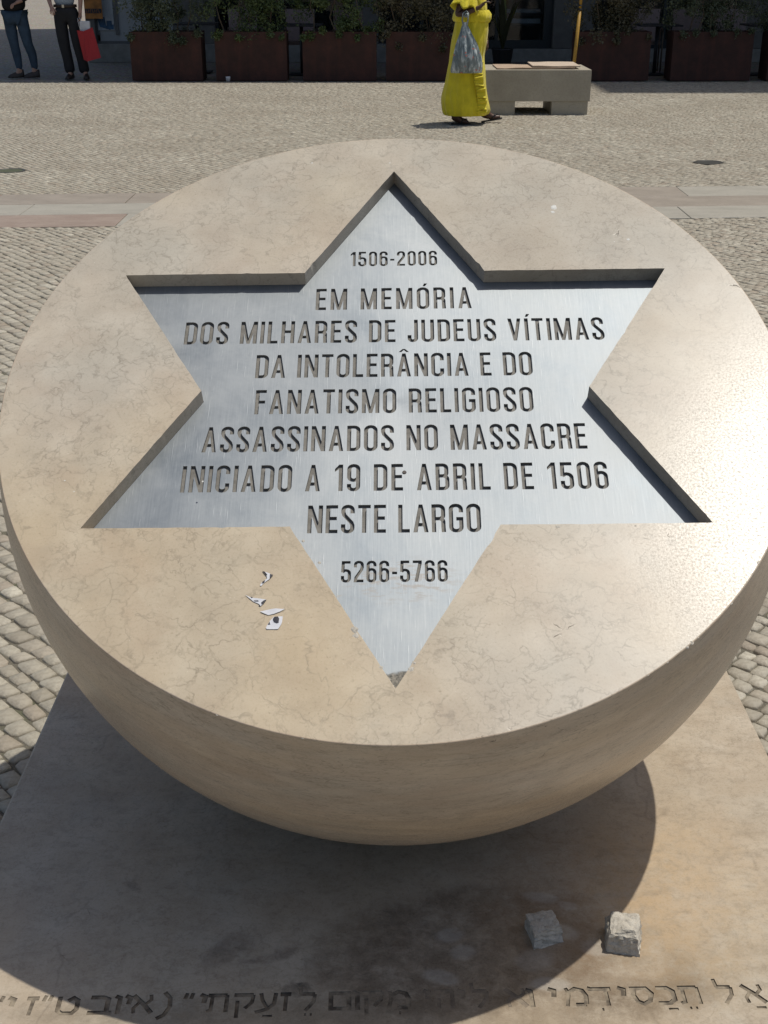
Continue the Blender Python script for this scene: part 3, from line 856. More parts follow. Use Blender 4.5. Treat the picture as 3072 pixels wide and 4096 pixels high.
def engrave(outer, holes, glyphs, depth, z=0.0, deps=None):
    """outer/holes: closed point lists; glyphs: list of lists of polygons.
    -> (top mesh, [recess mesh per glyph])"""
    pts, faces, owner = [], [], []
    def add(poly, own):
        b = len(pts)
        area = sum(poly[i][0] * poly[(i + 1) % len(poly)][1] - poly[(i + 1) % len(poly)][0] * poly[i][1] for i in range(len(poly)))
        q = [Vector((p[0], p[1])) for p in poly]
        if area < 0: q = q[::-1]
        pts.extend(q); faces.append(list(range(b, b + len(q)))); owner.append(own)
    add(outer, -1)
    for h in holes: add(h, -2)
    for gi, g in enumerate(glyphs):
        for poly in g:
            for i in range(1, len(poly) - 1):          # fan of triangles: never self-crossing
                tri = [poly[0], poly[i], poly[i + 1]]
                ar = (tri[1][0] - tri[0][0]) * (tri[2][1] - tri[0][1]) - (tri[2][0] - tri[0][0]) * (tri[1][1] - tri[0][1])
                if abs(ar) > 1e-9: add(tri, gi)
    vo, eo, fo, ov, oe, of = delaunay_2d_cdt(pts, [], faces, 1, 1e-7)
    cls = []
    for f, src in zip(fo, of):
        own = {owner[s] for s in src}
        if -2 in own or -1 not in own: cls.append(None); continue
        g = [o for o in own if o >= 0]
        cls.append(g[0] if g else 'top')
    top_faces = [f for f, c in zip(fo, cls) if c == 'top']
    def sub(fl, zf):
        m = {}; V = []; F = []
        for f in fl:
            ff = []
            for i in f:
                if i not in m: m[i] = len(V); V.append((vo[i].x, vo[i].y, zf))
                ff.append(m[i])
            F.append(ff)
        return V, F, m
    V, F, _ = sub(top_faces, z)
    top = me_from(V, F)
    edge_c = {}
    for f, c in zip(fo, cls):
        for a, b in zip(f, f[1:] + f[:1]): edge_c[(a, b)] = c
    rec = []
    by = {}
    for f, c in zip(fo, cls):
        if isinstance(c, int): by.setdefault(c, []).append(f)
    for gi in range(len(glyphs)):
        fl = by.get(gi, [])
        if not fl: rec.append(None); continue
        if deps: depth = deps[gi]
        V, F, _ = sub(fl, z - depth)
        for f in fl:
            for a, b in zip(f, f[1:] + f[:1]):
                if edge_c.get((b, a)) == 'top':
                    k0 = len(V)
                    V += [(vo[a].x, vo[a].y, z), (vo[b].x, vo[b].y, z), (vo[b].x, vo[b].y, z - depth), (vo[a].x, vo[a].y, z - depth)]
                    F.append((k0 + 3, k0 + 2, k0 + 1, k0))
        rec.append(me_from(V, F))
    return top, rec

# ------------------------------------------------------------------ the monument
SU = 0.54757
DISC_R, DISC_H = 0.63964, 0.1752
SPH_R = math.hypot(DISC_R, DISC_H)
REC = 0.0274
nicks = []
mon = thing('star_monument', 'beige marble half-sphere with a steel six-pointed star plate let into its tilted face', 'monument')
Rm = Matrix(((0.99979822, 0.00275045, -0.01989847), (-0.01233276, 0.86595908, -0.49996277), (0.01585614, 0.50010729, 0.86581827)))
mon.matrix_world = Matrix.Translation((0.01747, 1.91295, 0.96865)) @ Rm.to_4x4()
DC = Vector((-0.0011, 0.0069))     # disc centre in the star frame

def star_pts(scale=1.0, sub=1, jit=0.0, seed=1):
    rnd = random.Random(seed)
    c = []
    for i in range(12):
        a = R(90 - 30 * i); rr_ = SU * (1 if i % 2 == 0 else 1 / math.sqrt(3)) * scale
        c.append(Vector((rr_ * math.cos(a), rr_ * math.sin(a))))
    out = []
    for i in range(12):
        a, b = c[i], c[(i + 1) % 12]
        nrm = Vector((-(b - a).y, (b - a).x)).normalized()
        for k in range(sub):
            t_ = k / sub
            j = 0.0
            if jit and k:
                j = jit * abs(noise.noise(Vector(((a.x + (b - a).x * t_) * 30, (a.y + (b - a).y * t_) * 30, seed)))) * 2
                if rnd.random() < .05: j += jit * 3 * rnd.random()
            out.append(a.lerp(b, t_) + nrm * j)
    return out
STAR = star_pts(1.0, 34, 0.0007)
BEV = 0.0022
circ = [Vector((DC.x + (DISC_R - BEV) * math.cos(2 * math.pi * i / 300), DC.y + (DISC_R - BEV) * math.sin(2 * math.pi * i / 300))) for i in range(300)]
face_me, _ = engrave(circ, [STAR], [], 0)
# stone body: face + bevel + spherical shell + walls of the recess
bm = bmesh.new(); bm.from_mesh(face_me)
prof = []
for k in range(1, 5):
    a = k / 4 * math.pi / 2
    prof.append((DISC_R - BEV + BEV * math.sin(a), -BEV + BEV * math.cos(a)))
a0 = math.asin((DISC_H - BEV) / SPH_R)
for k in range(1, 37):
    a = a0 - (a0 + math.pi / 2) * k / 36
    prof.append((SPH_R * math.cos(a), -DISC_H + SPH_R * math.sin(a)))
prev = [bm.verts.new((p.x, p.y, 0)) for p in circ]
for r_, z_ in prof[:-1]:
    cur = [bm.verts.new((DC.x + r_ * math.cos(2 * math.pi * i / 300), DC.y + r_ * math.sin(2 * math.pi * i / 300), z_)) for i in range(300)]
    for i in range(300):
        f = bm.faces.new((prev[i], cur[i], cur[(i + 1) % 300], prev[(i + 1) % 300])); f.smooth = True; f.material_index = 1
    prev = cur
pole = bm.verts.new((DC.x, DC.y, prof[-1][1]))
for i in range(300):
    f = bm.faces.new((prev[i], pole, prev[(i + 1) % 300])); f.smooth = True; f.material_index = 1
tops = [bm.verts.new((p.x, p.y, 0)) for p in STAR]
# small worn arris
NS = len(STAR)
lows = [bm.verts.new((p.x, p.y, -REC - .002)) for p in star_pts(1.0, 34, 0.0)]
for i in range(NS):
    bm.faces.new((tops[i], tops[(i + 1) % NS], lows[(i + 1) % NS], lows[i]))
bmesh.ops.remove_doubles(bm, verts=bm.verts, dist=1e-6)
bmesh.ops.recalc_face_normals(bm, faces=bm.faces[:])
me = bpy.data.meshes.new('bowl'); bm.to_mesh(me); bm.free()
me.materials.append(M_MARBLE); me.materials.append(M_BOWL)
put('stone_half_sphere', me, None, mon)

# steel plate with the cut letters
TXT = [("1506-2006", 0.3192, 0.0375, 0.0785), ("EM MEMÓRIA", 0.2095, 0.0525, 0.1365), ("DOS MILHARES DE JUDEUS VÍTIMAS", 0.1305, 0.0525, 0.3605),
       ("DA INTOLERÂNCIA E DO", 0.0510, 0.0525, 0.2325), ("FANATISMO RELIGIOSO", -0.0285, 0.0525, 0.2285), ("ASSASSINADOS NO MASSACRE", -0.1075, 0.0525, 0.3085),
       ("INICIADO A 19 DE ABRIL DE 1506", -0.1875, 0.0525, 0.3345), ("NESTE LARGO", -0.2675, 0.0525, 0.1325), ("5266-5766", -0.3565, 0.0375, 0.0790)]
glyphs = []
for s, by_, h_, hw_ in TXT:
    glyphs += line_glyphs(s, -0.0018, by_, h_, hw_)
plate_top, letters = engrave(star_pts(0.9985, 1), [], glyphs, 0.0045)
plate = put('star_plate', plate_top, M_STEEL, mon, (0, 0, -REC))
for lm in letters:
    if lm is not None:
        put('letter', lm, M_LETTER, plate)
# rusty plug between the words
bm = bmesh.new(); bmesh.ops.create_cone(bm, cap_ends=True, segments=14, radius1=.0035, radius2=.003, depth=.0012)
put('rusty_plug', from_bm(bm), M_BELT, plate, (0.0145, -0.152, .0006))

def face_pt(u, v, z=0.0):
    """display pixel (1659 wide) -> point on the monument's tilted face in its own frame (used once to read positions off the photo)"""
    u *= 3072 / 1659; v *= 3072 / 1659
    s_, c_ = math.sin(R(PITCH)), math.cos(R(PITCH))
    a, b = (u - 1536) / 4919, (v - 2048) / 4919
    ray_ = Vector((a, c_ - b * s_, -s_ - b * c_))
    Mi = mon.matrix_world.inverted()
    o = Mi @ Vector((0, 0, CAM_H)); d = Mi.to_3x3() @ ray_
    t_ = (z - o.z) / d.z
    return o + d * t_

# worn nicks along the rim
for i, (u, v, r) in enumerate([(1494, 1388, .0035), (1484, 1397, .003), (1505, 1374, .002), (1440, 1428, .0022), (1395, 1452, .002), (660, 1188, .002), (655, 1588, .002), (1560, 1290, .0025)]):
    p = face_pt(u, v); d_ = Vector((p.x - DC.x, p.y - DC.y)).normalized() * (DISC_R - .0015) + DC
    nicks.append((d_.x, d_.y, r, i))
# paper scraps
def sheet(poly, th, mat, name, parent=None, z=0.0, curl=0.0, M=None):
    bm = bmesh.new()
    b = [bm.verts.new((p.x, p.y, z)) for p in poly]
    f = bm.faces.new(b)
    bmesh.ops.triangulate(bm, faces=[f])
    bmesh.ops.subdivide_edges(bm, edges=bm.edges[:], cuts=2, use_grid_fill=True)
    for v in bm.verts:
        v.co.z = z + curl * (noise.noise(Vector((v.co.x * 60, v.co.y * 60, 3.3))) + .6)
    r = bmesh.ops.extrude_face_region(bm, geom=bm.faces[:])
    for v in r['geom']:
        if isinstance(v, bmesh.types.BMVert): v.co.z += th
    return put(name, from_bm(bm), mat, parent)
def c3(x, y): return ((900 + x / 2.074) * 1659 / 3072, (2200 + y / 2.074) * 1659 / 3072)
scr_ = [("small torn white paper chevron with black print, topmost of the four scraps", [(310, 178), (345, 190), (400, 212), (370, 245), (325, 275), (300, 303), (290, 295), (305, 272), (350, 240), (345, 215)],
         [[(310, 178), (330, 185), (352, 212), (345, 215)], [(375, 205), (400, 212), (372, 243)], [(335, 255), (325, 275), (305, 283), (312, 266)]]),
        ("torn white paper wedge with black strokes, second scrap from the top", [(168, 375), (215, 398), (265, 405), (345, 415), (320, 450), (295, 470), (280, 450), (235, 430)],
         [[(345, 416), (325, 422), (302, 440), (305, 458), (322, 448)], [(240, 424), (275, 424), (280, 431), (250, 430)], [(212, 392), (232, 399), (222, 403)], [(280, 462), (290, 458), (294, 468)]]),
        ("blank white paper sliver lying third from the top of the scraps", [(290, 515), (370, 497), (420, 490), (497, 492), (455, 515), (410, 532), (360, 543), (325, 530)], []),
        ("four-sided torn white paper with a black curved mark, lowest of the scraps", [(355, 620), (375, 590), (405, 558), (480, 555), (475, 600), (468, 618), (445, 655), (435, 660), (345, 660), (340, 648)],
         [[(412, 560), (440, 558), (428, 572), (450, 574), (450, 581), (425, 582), (428, 598), (446, 608), (430, 613), (408, 604), (398, 585), (402, 570)], [(370, 600), (376, 622), (356, 624)]])]
for lab, poly, marks in scr_:
    P = [face_pt(*c3(*p)) for p in poly]
    cen = sum(P, Vector()) / len(P)
    e = thing('paper_scrap', lab, 'paper scrap', group='torn paper scraps on the marble')
    e.matrix_world = mon.matrix_world @ Matrix.Translation((cen.x, cen.y, 0.0))
    sheet([p - cen for p in P], .00035, M_WHITE, 'paper', e, .0004, .0012)
    for mk in marks:
        Q = [face_pt(*c3(*p)) - cen for p in mk]
        if sum(Q[i].x * Q[(i + 1) % len(Q)].y - Q[(i + 1) % len(Q)].x * Q[i].y for i in range(len(Q))) < 0: Q = Q[::-1]
        sheet(Q, .0006, M_INK, 'black_print', e, .0007, .0012)

# white residue spots and fossil chips on the face
def blob(x, y, r, mat, name, parent, flat=.25, seed=0, z=0.0):
    bm = bmesh.new(); bmesh.ops.create_icosphere(bm, subdivisions=2, radius=r)
    for v in bm.verts:
        k = 1 + .45 * noise.noise(v.co / r * 1.3 + Vector((seed * 7.1, 0, 0)))
        v.co = Vector((v.co.x * k + x, v.co.y * k + y, v.co.z * flat * k + z))
    return put(name, from_bm(bm), mat, parent)
for i, (u, v, r) in enumerate([(1197, 448, .0058), (1194, 458, .0035), (1357, 517, .0028), (1327, 522, .0011), (674, 352, .0016), (842, 352, .0016), (438, 1040, .0015), (140, 1038, .0012), (160, 1062, .001)]):
    p = face_pt(u, v); blob(p.x, p.y, r, M_CHIP, 'white_chip', mon, .12, i)
for x_, y_, r, i in nicks: blob(x_, y_, r, M_ROCK, 'rim_nick', mon, .4, i + 50, -.0012)
# broken mortar nibs along the lower star edges
rnd = random.Random(12)
for i, (u, v, r) in enumerate([(765, 1360, .007), (768, 1372, .006), (800, 1410, .003), (812, 1430, .003), (822, 1442, .004), (712, 1278, .003), (895, 1432, .005), (889, 1446, .006), (925, 1392, .003),
                               (1205, 1138, .005), (1372, 1136, .004), (690, 1215, .003), (655, 1168, .003), (560, 1142, .003), (840, 1468, .003), (848, 1482, .003)]):
    p = face_pt(u, v); blob(p.x, p.y, r * .8, M_ROCK, 'mortar_nib', mon, .3, i + 20, -.0008)

# ------------------------------------------------------------------ plinth slab with the worn Hebrew line
slab = thing('stone_plinth', 'square low limestone plinth under the half-sphere, worn Hebrew lettering along its front', 'plinth')
HEB = {  # strokes on a unit em, x to the right, baseline 0, letter height 1: (width, polyline)
 'a': [(.17, [(.08, .98), (.5, .55), (.92, .02)]), (.12, [(.80, 1.0), (.84, .72), (.62, .48)]), (.12, [(.20, .02), (.16, .30), (.36, .58)])],
 'b': [(.17, [(.05, .90), (.55, .90), (.78, .80), (.78, .08)]), (.17, [(.02, .08), (1.0, .08)])],
 'k': [(.17, [(.15, .90), (.60, .90), (.82, .72), (.82, .26), (.60, .08), (.12, .08)])],
 'd': [(.17, [(.02, .90), (.98, .90)]), (.14, [(.76, .94), (.76, .0)]), (.1, [(.10, 1.04), (.04, .86)])],
 'v': [(.16, [(.30, .95), (.56, .86), (.56, .0)])],
 'z': [(.17, [(.22, .90), (.72, .90)]), (.13, [(.50, .90), (.46, .0)])],
 't': [(.16, [(.10, .98), (.12, .22), (.30, .08), (.72, .08), (.88, .30), (.86, .76), (.66, .90), (.46, .74)])],
 'y': [(.17, [(.28, .96), (.58, .86), (.52, .50)])],
 'l': [(.13, [(.18, 1.35), (.22, .90)]), (.17, [(.18, .90), (.80, .88)]), (.13, [(.80, .88), (.76, .48), (.42, .0)])],
 'm': [(.13, [(.10, .98), (.20, .70), (.06, .0)]), (.16, [(.20, .74), (.48, .94), (.78, .84), (.90, .56), (.86, .10)]), (.16, [(.86, .08), (.42, .08)])],
 'M': [(.16, [(.12, .08), (.12, .90), (.86, .90), (.86, .08), (.12, .08)])],
 's': [(.16, [(.02, .90), (.70, .90), (.90, .62), (.76, .22), (.50, .06), (.26, .20), (.14, .56), (.22, .90)])],
 'e': [(.14, [(.84, .98), (.78, .40), (.50, .12), (.02, -.04)]), (.13, [(.22, .98), (.30, .60), (.52, .16)])],
 'q': [(.17, [(.04, .90), (.84, .90)]), (.13, [(.84, .90), (.80, .50), (.52, .18)]), (.13, [(.20, .60), (.20, -.32)])],
 'T': [(.17, [(.06, .90), (.84, .90)]), (.14, [(.84, .92), (.84, .0)]), (.13, [(.24, .88), (.22, .12), (.04, .06)])],
 'h': [(.17, [(.04, .90), (.86, .90)]), (.14, [(.82, .92), (.82, .0)]), (.13, [(.18, .55), (.18, .0)])],
 'x': [(.17, [(.04, .90), (.86, .90)]), (.14, [(.82, .92), (.82, .0)]), (.14, [(.16, .90), (.16, .0)])],
 '"': [(.13, [(.32, 1.05), (.24, .74)]), (.13, [(.62, 1.05), (.54, .74)])],
 '(': [(.15, [(.40, 1.12), (.66, .80), (.70, .35), (.50, -.10), (.22, -.28)])],
 ')': [(.15, [(.60, 1.12), (.34, .80), (.30, .35), (.50, -.10), (.78, -.28)])],
 '_': [(.10, [(.3, -.24), (.7, -.24)])], '.': [(.12, [(.46, -.20), (.54, -.20)])], ':': [(.11, [(.36, -.2), (.44, -.2)]), (.11, [(.60, -.2), (.68, -.2)])]}
def slab_pt(x, y):
    """photo pixel (3072 wide) -> x, y on the plinth top"""
    s_, c_ = math.sin(R(PITCH)), math.cos(R(PITCH))
    a, b = (x - 1536) / 4919, (y - 2048) / 4919
    d = Vector((a, c_ - b * s_, -s_ - b * c_)); t_ = (SZ - CAM_H) / d.z
    return d * t_
heb_line = [('a', 3028, 1), ('_', 3040, 1), ('l', 2915, 1), ('T', 2772, 1), (':', 2770, 1), ('k', 2675, 1), ('_', 2690, 1), ('s', 2580, 1), ('y', 2503, .8), ('d', 2411, 1), ('.', 2410, 1), ('m', 2314, 1), ('y', 2221, .8),
            ('v', 2128, .8), ('a', 2070, 1), ('l', 1925, 1), ('y', 1850, .7), ('h', 1785, .9), ('y', 1712, .7), ('m', 1598, 1), ('.', 1600, 1),
            ('q', 1495, 1), ('v', 1425, .8), ('M', 1360, 1), ('l', 1228, 1), (':', 1230, 1), ('z', 1142, .9), ('e', 1066, 1), ('_', 1070, 1), ('q', 975, 1), ('T', 868, 1), ('y', 808, .7), ('"', 752, .8),
            ('(', 655, 1), ('a', 562, 1), ('y', 504, .7), ('v', 463, .8), ('b', 393, 1), ('t', 262, 1), ('"', 178, .8), ('z', 116, 1), ('y', 30, .8), ('"', -20, .8), ('x', -75, 1), (')', -150, 1),
            ('r', 9999, 1)]
hebg = []
hdep = []
for ch, cx_, wk in heb_line:
    if ch not in HEB: continue
    yb = 4064 - 0.0172 * cx_
    o = slab_pt(cx_, yb)
    em = 0.0365
    tilt_ = R(1.2)
    g = []
    for w_, pl in HEB[ch]:
        pl2 = []
        for (x_, y_) in pl:
            lx, ly = (x_ - .5) * em * wk, y_ * em
            pl2.append((o.x + lx * math.cos(tilt_) - ly * math.sin(tilt_), o.y + lx * math.sin(tilt_) + ly * math.cos(tilt_)))
        g += offset_quads(pl2, w_ * em * 1.25)
    hebg.append(g)
    hdep.append(.0006 if 1640 < cx_ < 2120 else (.0011 if 1150 < cx_ < 1640 or cx_ < 200 else .0024))
B = .005
outer = [(SX0 + B, SY0 + B), (SX1 - B, SY0 + B), (SX1 - B, SY1 - B), (SX0 + B, SY1 - B)]
stop, hrec = engrave(outer, [], hebg, 0.0022, 0.0, hdep)
bm = bmesh.new(); bm.from_mesh(stop)
for v in bm.verts: v.co.z += SZ
loops = [[(SX0 + B - d, SY0 + B - d), (SX1 - B + d, SY0 + B - d), (SX1 - B + d, SY1 - B + d), (SX0 + B - d, SY1 - B + d)] for d in (0, .0035, B, B)]
zs = [SZ, SZ - .0015, SZ - B, -.013]
pr = None
for lp, z_ in zip(loops, zs):
    cur = [bm.verts.new((x, y, z_)) for x, y in lp]
    if pr:
        for i in range(4): bm.faces.new((pr[i], cur[i], cur[(i + 1) % 4], pr[(i + 1) % 4]))
    pr = cur
bmesh.ops.remove_doubles(bm, verts=bm.verts, dist=1e-6)
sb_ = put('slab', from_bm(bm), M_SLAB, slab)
for hm, hd_ in zip(hrec, hdep):
    if hm is not None: put('engraved_letter', hm, M_ENGR if hd_ > .001 else M_ENGR2, sb_, (0, 0, SZ))

# loose stones
def rock(seed, size, loc, rot, label, top=.5):
    rnd = random.Random(seed)
    bm = bmesh.new()
    for x in (-1, 1):
        for y in (-1, 1):
            for z in (-1, 1):
                for q in range(3 if z > 0 else 2):
                    k = top if z > 0 else 1
                    bm.verts.new((x * .5 * (1 - rnd.uniform(0, .42)) * (1 if z < 0 else .93), y * .5 * (1 - rnd.uniform(0, .30)) * (1 if z < 0 else .88), z * .5 - rnd.uniform(0, .62) * (z > 0)))
    for q in range(4): bm.verts.new((rnd.uniform(-.3, .3), rnd.uniform(-.3, .3), .5 - rnd.uniform(0, .12)))
    r = bmesh.ops.convex_hull(bm, input=bm.verts[:])
    bmesh.ops.delete(bm, geom=[v for v in bm.verts if not v.link_faces], context='VERTS')
    bmesh.ops.triangulate(bm, faces=bm.faces[:])
    for q in range(3):
        bmesh.ops.subdivide_edges(bm, edges=bm.edges[:], cuts=1, use_grid_fill=True)
        bmesh.ops.triangulate(bm, faces=bm.faces[:])
    bm.normal_update()
    off = Vector((seed * 3.7, seed, 0))
    mv = []
    for v in bm.verts:
        p = v.co * 2.2 + off
        d_ = noise.voronoi(p * 1.7)[0]
        mv.append(v.normal * (-.10 * max(0, .35 - (d_[1] - d_[0])) + .045 * noise.noise(p * 2.5) + .022 * noise.noise(p * 7) + .012 * noise.noise(p * 17)))
    for v, m_ in zip(bm.verts, mv): v.co += m_
    for v in bm.verts: v.co = Vector((v.co.x * size[0], v.co.y * size[1], v.co.z * size[2]))
    zmin = min(v.co.z for v in bm.verts)
    for v in bm.verts: v.co.z = max(v.co.z - zmin - .003, 0)
    o = put('loose_stone', from_bm(bm), M_ROCK, None, loc)
    o.rotation_euler = (0, 0, rot)
    return tag(o, label, 'stone', 'loose stones laid on the plinth')
p1 = slab_pt(2170, 3735); p2 = slab_pt(2488, 3770)
rock(4, (.062, .058, .034), (p1.x, p1.y, SZ), 0.32, 'grey broken stone lying inside the shadow on the plinth')
rock(9, (.064, .056, .046), (p2.x, p2.y, SZ), -0.22, 'pale broken stone on the plinth at the sunlit edge of the shadow')

# ------------------------------------------------------------------ stone bench with cardboard
def gx(px_, d, z=0.0):
    return (px_ - 1536) / 4919 * (d * math.cos(R(PITCH)) + (CAM_H - z) * math.sin(R(PITCH)))
bx0, bx1, byf, byb = 1.10, 2.385, 14.95, 15.80
ben = thing('stone_bench', 'pale stone block bench on two feet, flattened cardboard lying on it', 'bench', ((bx0 + bx1) / 2, (byf + byb) / 2, 0))
ox, oy = (bx0 + bx1) / 2, (byf + byb) / 2
put('seat_block', box(bx0 - ox, bx1 - ox, byf - oy, byb - oy, .15, .495, .008), M_BENCH, ben)
put('foot', box(bx0 - ox, bx0 - ox + .42, byf - oy + .012, byb - oy - .012, -.01, .15, .005), M_BENCH, ben)
put('foot', box(bx1 - ox - .44, bx1 - ox - .02, byf - oy + .012, byb - oy - .012, -.01, .15, .005), M_BENCH, ben)
for i, (x0, x1, y0, y1, z, rz, m, lab) in enumerate([(1.30, 2.20, 15.02, 15.62, .497, .01, M_CARD, 'flattened brown cardboard sheet, the lower one on the stone bench'), (1.72, 2.27, 15.05, 15.70, .516, -.015, M_CARD2, 'paler cardboard piece on top at the right end of the stone bench')]):
    bm = bmesh.new(); box(x0, x1, y0, y1, z, z + .012, 0, bm=bm, rot=Matrix.Rotation(rz, 3, 'Z'))
    bmesh.ops.subdivide_edges(bm, edges=[e for e in bm.edges if abs((e.verts[0].co - e.verts[1].co).x) > .2], cuts=8)
    for v in bm.verts: v.co.z += .012 * (noise.noise(v.co * 4 + Vector((i * 5, 0, 0))) + .35) if True else 0
    tag(put('cardboard_sheet', from_bm(bm), m), lab, 'cardboard', 'cardboard on the bench')

# ------------------------------------------------------------------ planters, shrubs
PLY, PLD, PLH = 19.59, .46, .686
planters = [(-3.79, -2.73), (-2.525, -1.456), (-1.218, -.113), (.03, 1.12), (2.87, 3.98), (4.31, 5.51), (5.76, 6.86)]
plab = ['leftmost rust-brown steel planter box beside the poster window', 'rust-brown planter second from the left, tiny white litter at its foot', 'reddest steel planter box, third from the left, thin bare stem at its left end',
        'steel planter box directly left of the woman in yellow', 'dark steel planter box just right of the yellow pole', 'dark steel planter box second from the right edge', 'dark steel planter box cut by the right edge of the photo']
slab_l = ['dense dark green shrub in the leftmost planter', 'loose green shrub with gaps in the second planter from the left', 'light green twiggy shrub in the middle planter', 'brownish trailing shrub in the planter left of the woman in yellow',
          'brown-green trailing shrub in the planter right of the yellow pole', 'deep green shrub in the second planter from the right', 'dark shrub in the planter at the right edge']
def planter_me(w, d, h):
    bm = bmesh.new()
    t_ = .006
    def rect(x, y, z): return [bm.verts.new(p) for p in ((-x, -y, z), (x, -y, z), (x, y, z), (-x, y, z))]
    a = rect(w / 2, d / 2, 0); b = rect(w / 2, d / 2, h); c = rect(w / 2 - .03, d / 2 - .03, h); e = rect(w / 2 - .03, d / 2 - .03, h - .12)
    for p, q in ((a, b), (b, c), (c, e)):
        for i in range(4): bm.faces.new((p[i], p[(i + 1) % 4], q[(i + 1) % 4], q[i]))
    bmesh.ops.bevel(bm, geom=[ed for ed in bm.edges if ed.calc_face_angle(0) > 1], offset=.004, segments=1, affect='EDGES')
    return from_bm(bm)
def shrub(root, seed, w, d, h0, h1, n, leafmat_, gaps=(), hang=0.1, drop=.12, lsize=.03):
    rnd = random.Random(seed)
    bm = bmesh.new()
    stems = []
    for k in range(5):
        x = rnd.uniform(-w * .38, w * .38); y = rnd.uniform(-d * .2, d * .2)
        pts_ = [(x, y, h0 - .1)]
        for j in range(5):
            pts_.append((pts_[-1][0] + rnd.uniform(-.07, .07), pts_[-1][1] + rnd.uniform(-.05, .05), pts_[-1][2] + (h1 - h0) / 5.2))
        tube(pts_, [.012, .011, .009, .007, .005, .003], 6, bm); stems.append(pts_)
    put('stems', from_bm(bm), M_BARK, root)
    # leaf clumps
    V, F = [], []
    clumps = []
    for k in range(64):
        s = rnd.choice(stems); j = rnd.randint(1, 5)
        c = Vector(s[j]) + Vector((rnd.gauss(0, w * .20), rnd.gauss(0, d * .34), rnd.gauss(0, .08)))
        c.x = max(-w / 2 - hang * .5, min(w / 2 + hang * .5, c.x))
        if any(a < c.x < b and c.z < zt for a, b, zt in gaps): continue
        clumps.append((c, rnd.uniform(.07, .17)))
    for k in range(5):
        clumps.append((Vector((rnd.uniform(-w / 2, w / 2), -d / 2 - rnd.uniform(0, .05), h0 - rnd.uniform(-.05, drop))), rnd.uniform(.03, .07)))
    for i in range(n):
        c, r_ = rnd.choice(clumps)
        v = Vector((rnd.gauss(0, 1), rnd.gauss(0, 1), rnd.gauss(0, 1))).normalized() * r_ * rnd.uniform(.3, 1.15)
        p = c + v
        if p.z < h0 - .10 and abs(p.y) < d / 2: continue
        q = Vector((rnd.gauss(0, 1), rnd.gauss(0, 1), rnd.gauss(0, .7))).normalized()
        u = q.orthogonal().normalized(); u.rotate(Matrix.Rotation(rnd.uniform(0, 6.3), 3, q))
        L_l = lsize * rnd.uniform(.7, 1.4); W_l = L_l * rnd.uniform(.22, .36)
        s = q.cross(u)
        b0 = len(V)
        V += [p, p + u * L_l * .5 + s * W_l, p + u * L_l, p + u * L_l * .5 - s * W_l + q * L_l * .1]
        F.append((b0, b0 + 1, b0 + 2, b0 + 3))
    put('foliage', me_from(V, F), leafmat_, root)
for i, (x0, x1) in enumerate(planters):
    th = thing('steel_planter', plab[i], 'planter', ((x0 + x1) / 2, PLY + PLD / 2, 0), 0, 'rusty steel planters along the terrace')
    put('box', planter_me(x1 - x0, PLD, PLH), M_RUST, th)
    put('soil', box(-(x1 - x0) / 2 + .03, (x1 - x0) / 2 - .03, -PLD / 2 + .03, PLD / 2 - .03, PLH - .14, PLH - .07), M_SOIL, th)
    sr = thing('shrub', slab_l[i], 'shrub', ((x0 + x1) / 2, PLY + PLD / 2, 0), 0, 'shrubs in the steel planters')
    lm_ = [M_LEAF[0], M_LEAF[1], M_LEAF[1], M_LEAF[2], M_LEAF[2], M_LEAF[0], M_LEAF[0]][i]
    gaps = {1: [(-.6, -.18, .95)], 2: [(-.38, .0, 1.0)], 5: [(-.45, -.1, .85)]}.get(i, [])
    shrub(sr, 30 + i, x1 - x0, PLD, PLH - .03, [1.55, 1.45, 1.5, 1.45, 1.5, 1.55, 1.5][i], [11000, 7000, 7600, 9500, 9500, 9000, 8000][i], lm_, gaps, .12, [.1, .05, .06, .2, .12, .05, .05][i], [.034, .032, .036, .036, .036, .03, .03][i])
# litter at foot of second planter
lit = put('paper_cup', loft([(0, 0, 0, .028, .028), (0, 0, .055, .034, .034), (0, 0, .07, .036, .036), (0, 0, .071, .03, .03)], 16, cap=True), M_WHITE, None, (-2.33, 19.42, 0))
tag(lit, 'small white paper cup standing in front of the second planter from the left', 'cup')

# ------------------------------------------------------------------ terrace chairs and tables
def chair(x, y, rz, label):
    t_ = thing('terrace_chair', label, 'chair', (x, y, 0), rz, 'upholstered chairs on the terrace')
    bk = box(-.22, .22, .19, .235, .44, .94, .018)
    for v in bk.vertices:
        v.co.y += (v.co.z - .44) * .16
        v.co.x *= 1 + (v.co.z - .44) * .18
    put('backrest', bk, M_CHAIRB, t_)
    put('seat', box(-.24, .24, -.24, .20, .42, .475, .02), M_CHAIRB, t_)
    for s in (-1, 1):
        put('arm_frame', tube([(s * .26, .20, 0), (s * .26, .20, .56), (s * .26, .17, .63), (s * .26, .08, .66), (s * .26, -.14, .66), (s * .26, -.22, .62), (s * .26, -.25, .54), (s * .26, -.26, 0)], .013, 8), M_CHAIRF, t_)
    put('seat_rail', tube([(-.26, .0, .42), (.26, .0, .42)], .012, 8), M_CHAIRF, t_)
chs = [(-1.33, 21.3, R(8), 'taupe chair seen between the second and third planters'), (-.55, 21.4, R(175), 'taupe chair behind the middle planter with its back to the square'),
       (-2.25, 21.35, R(12), 'taupe chair behind the second planter from the left'), (4.22, 21.3, R(-6), 'taupe chair showing between the two dark planters at the right'),
       (5.62, 21.3, R(-10), 'taupe chair showing between the last two planters at the right edge'), (4.95, 21.6, R(168), 'taupe chair behind the second planter from the right edge')]
for c in chs: chair(c[0], c[1], c[2], c[3])
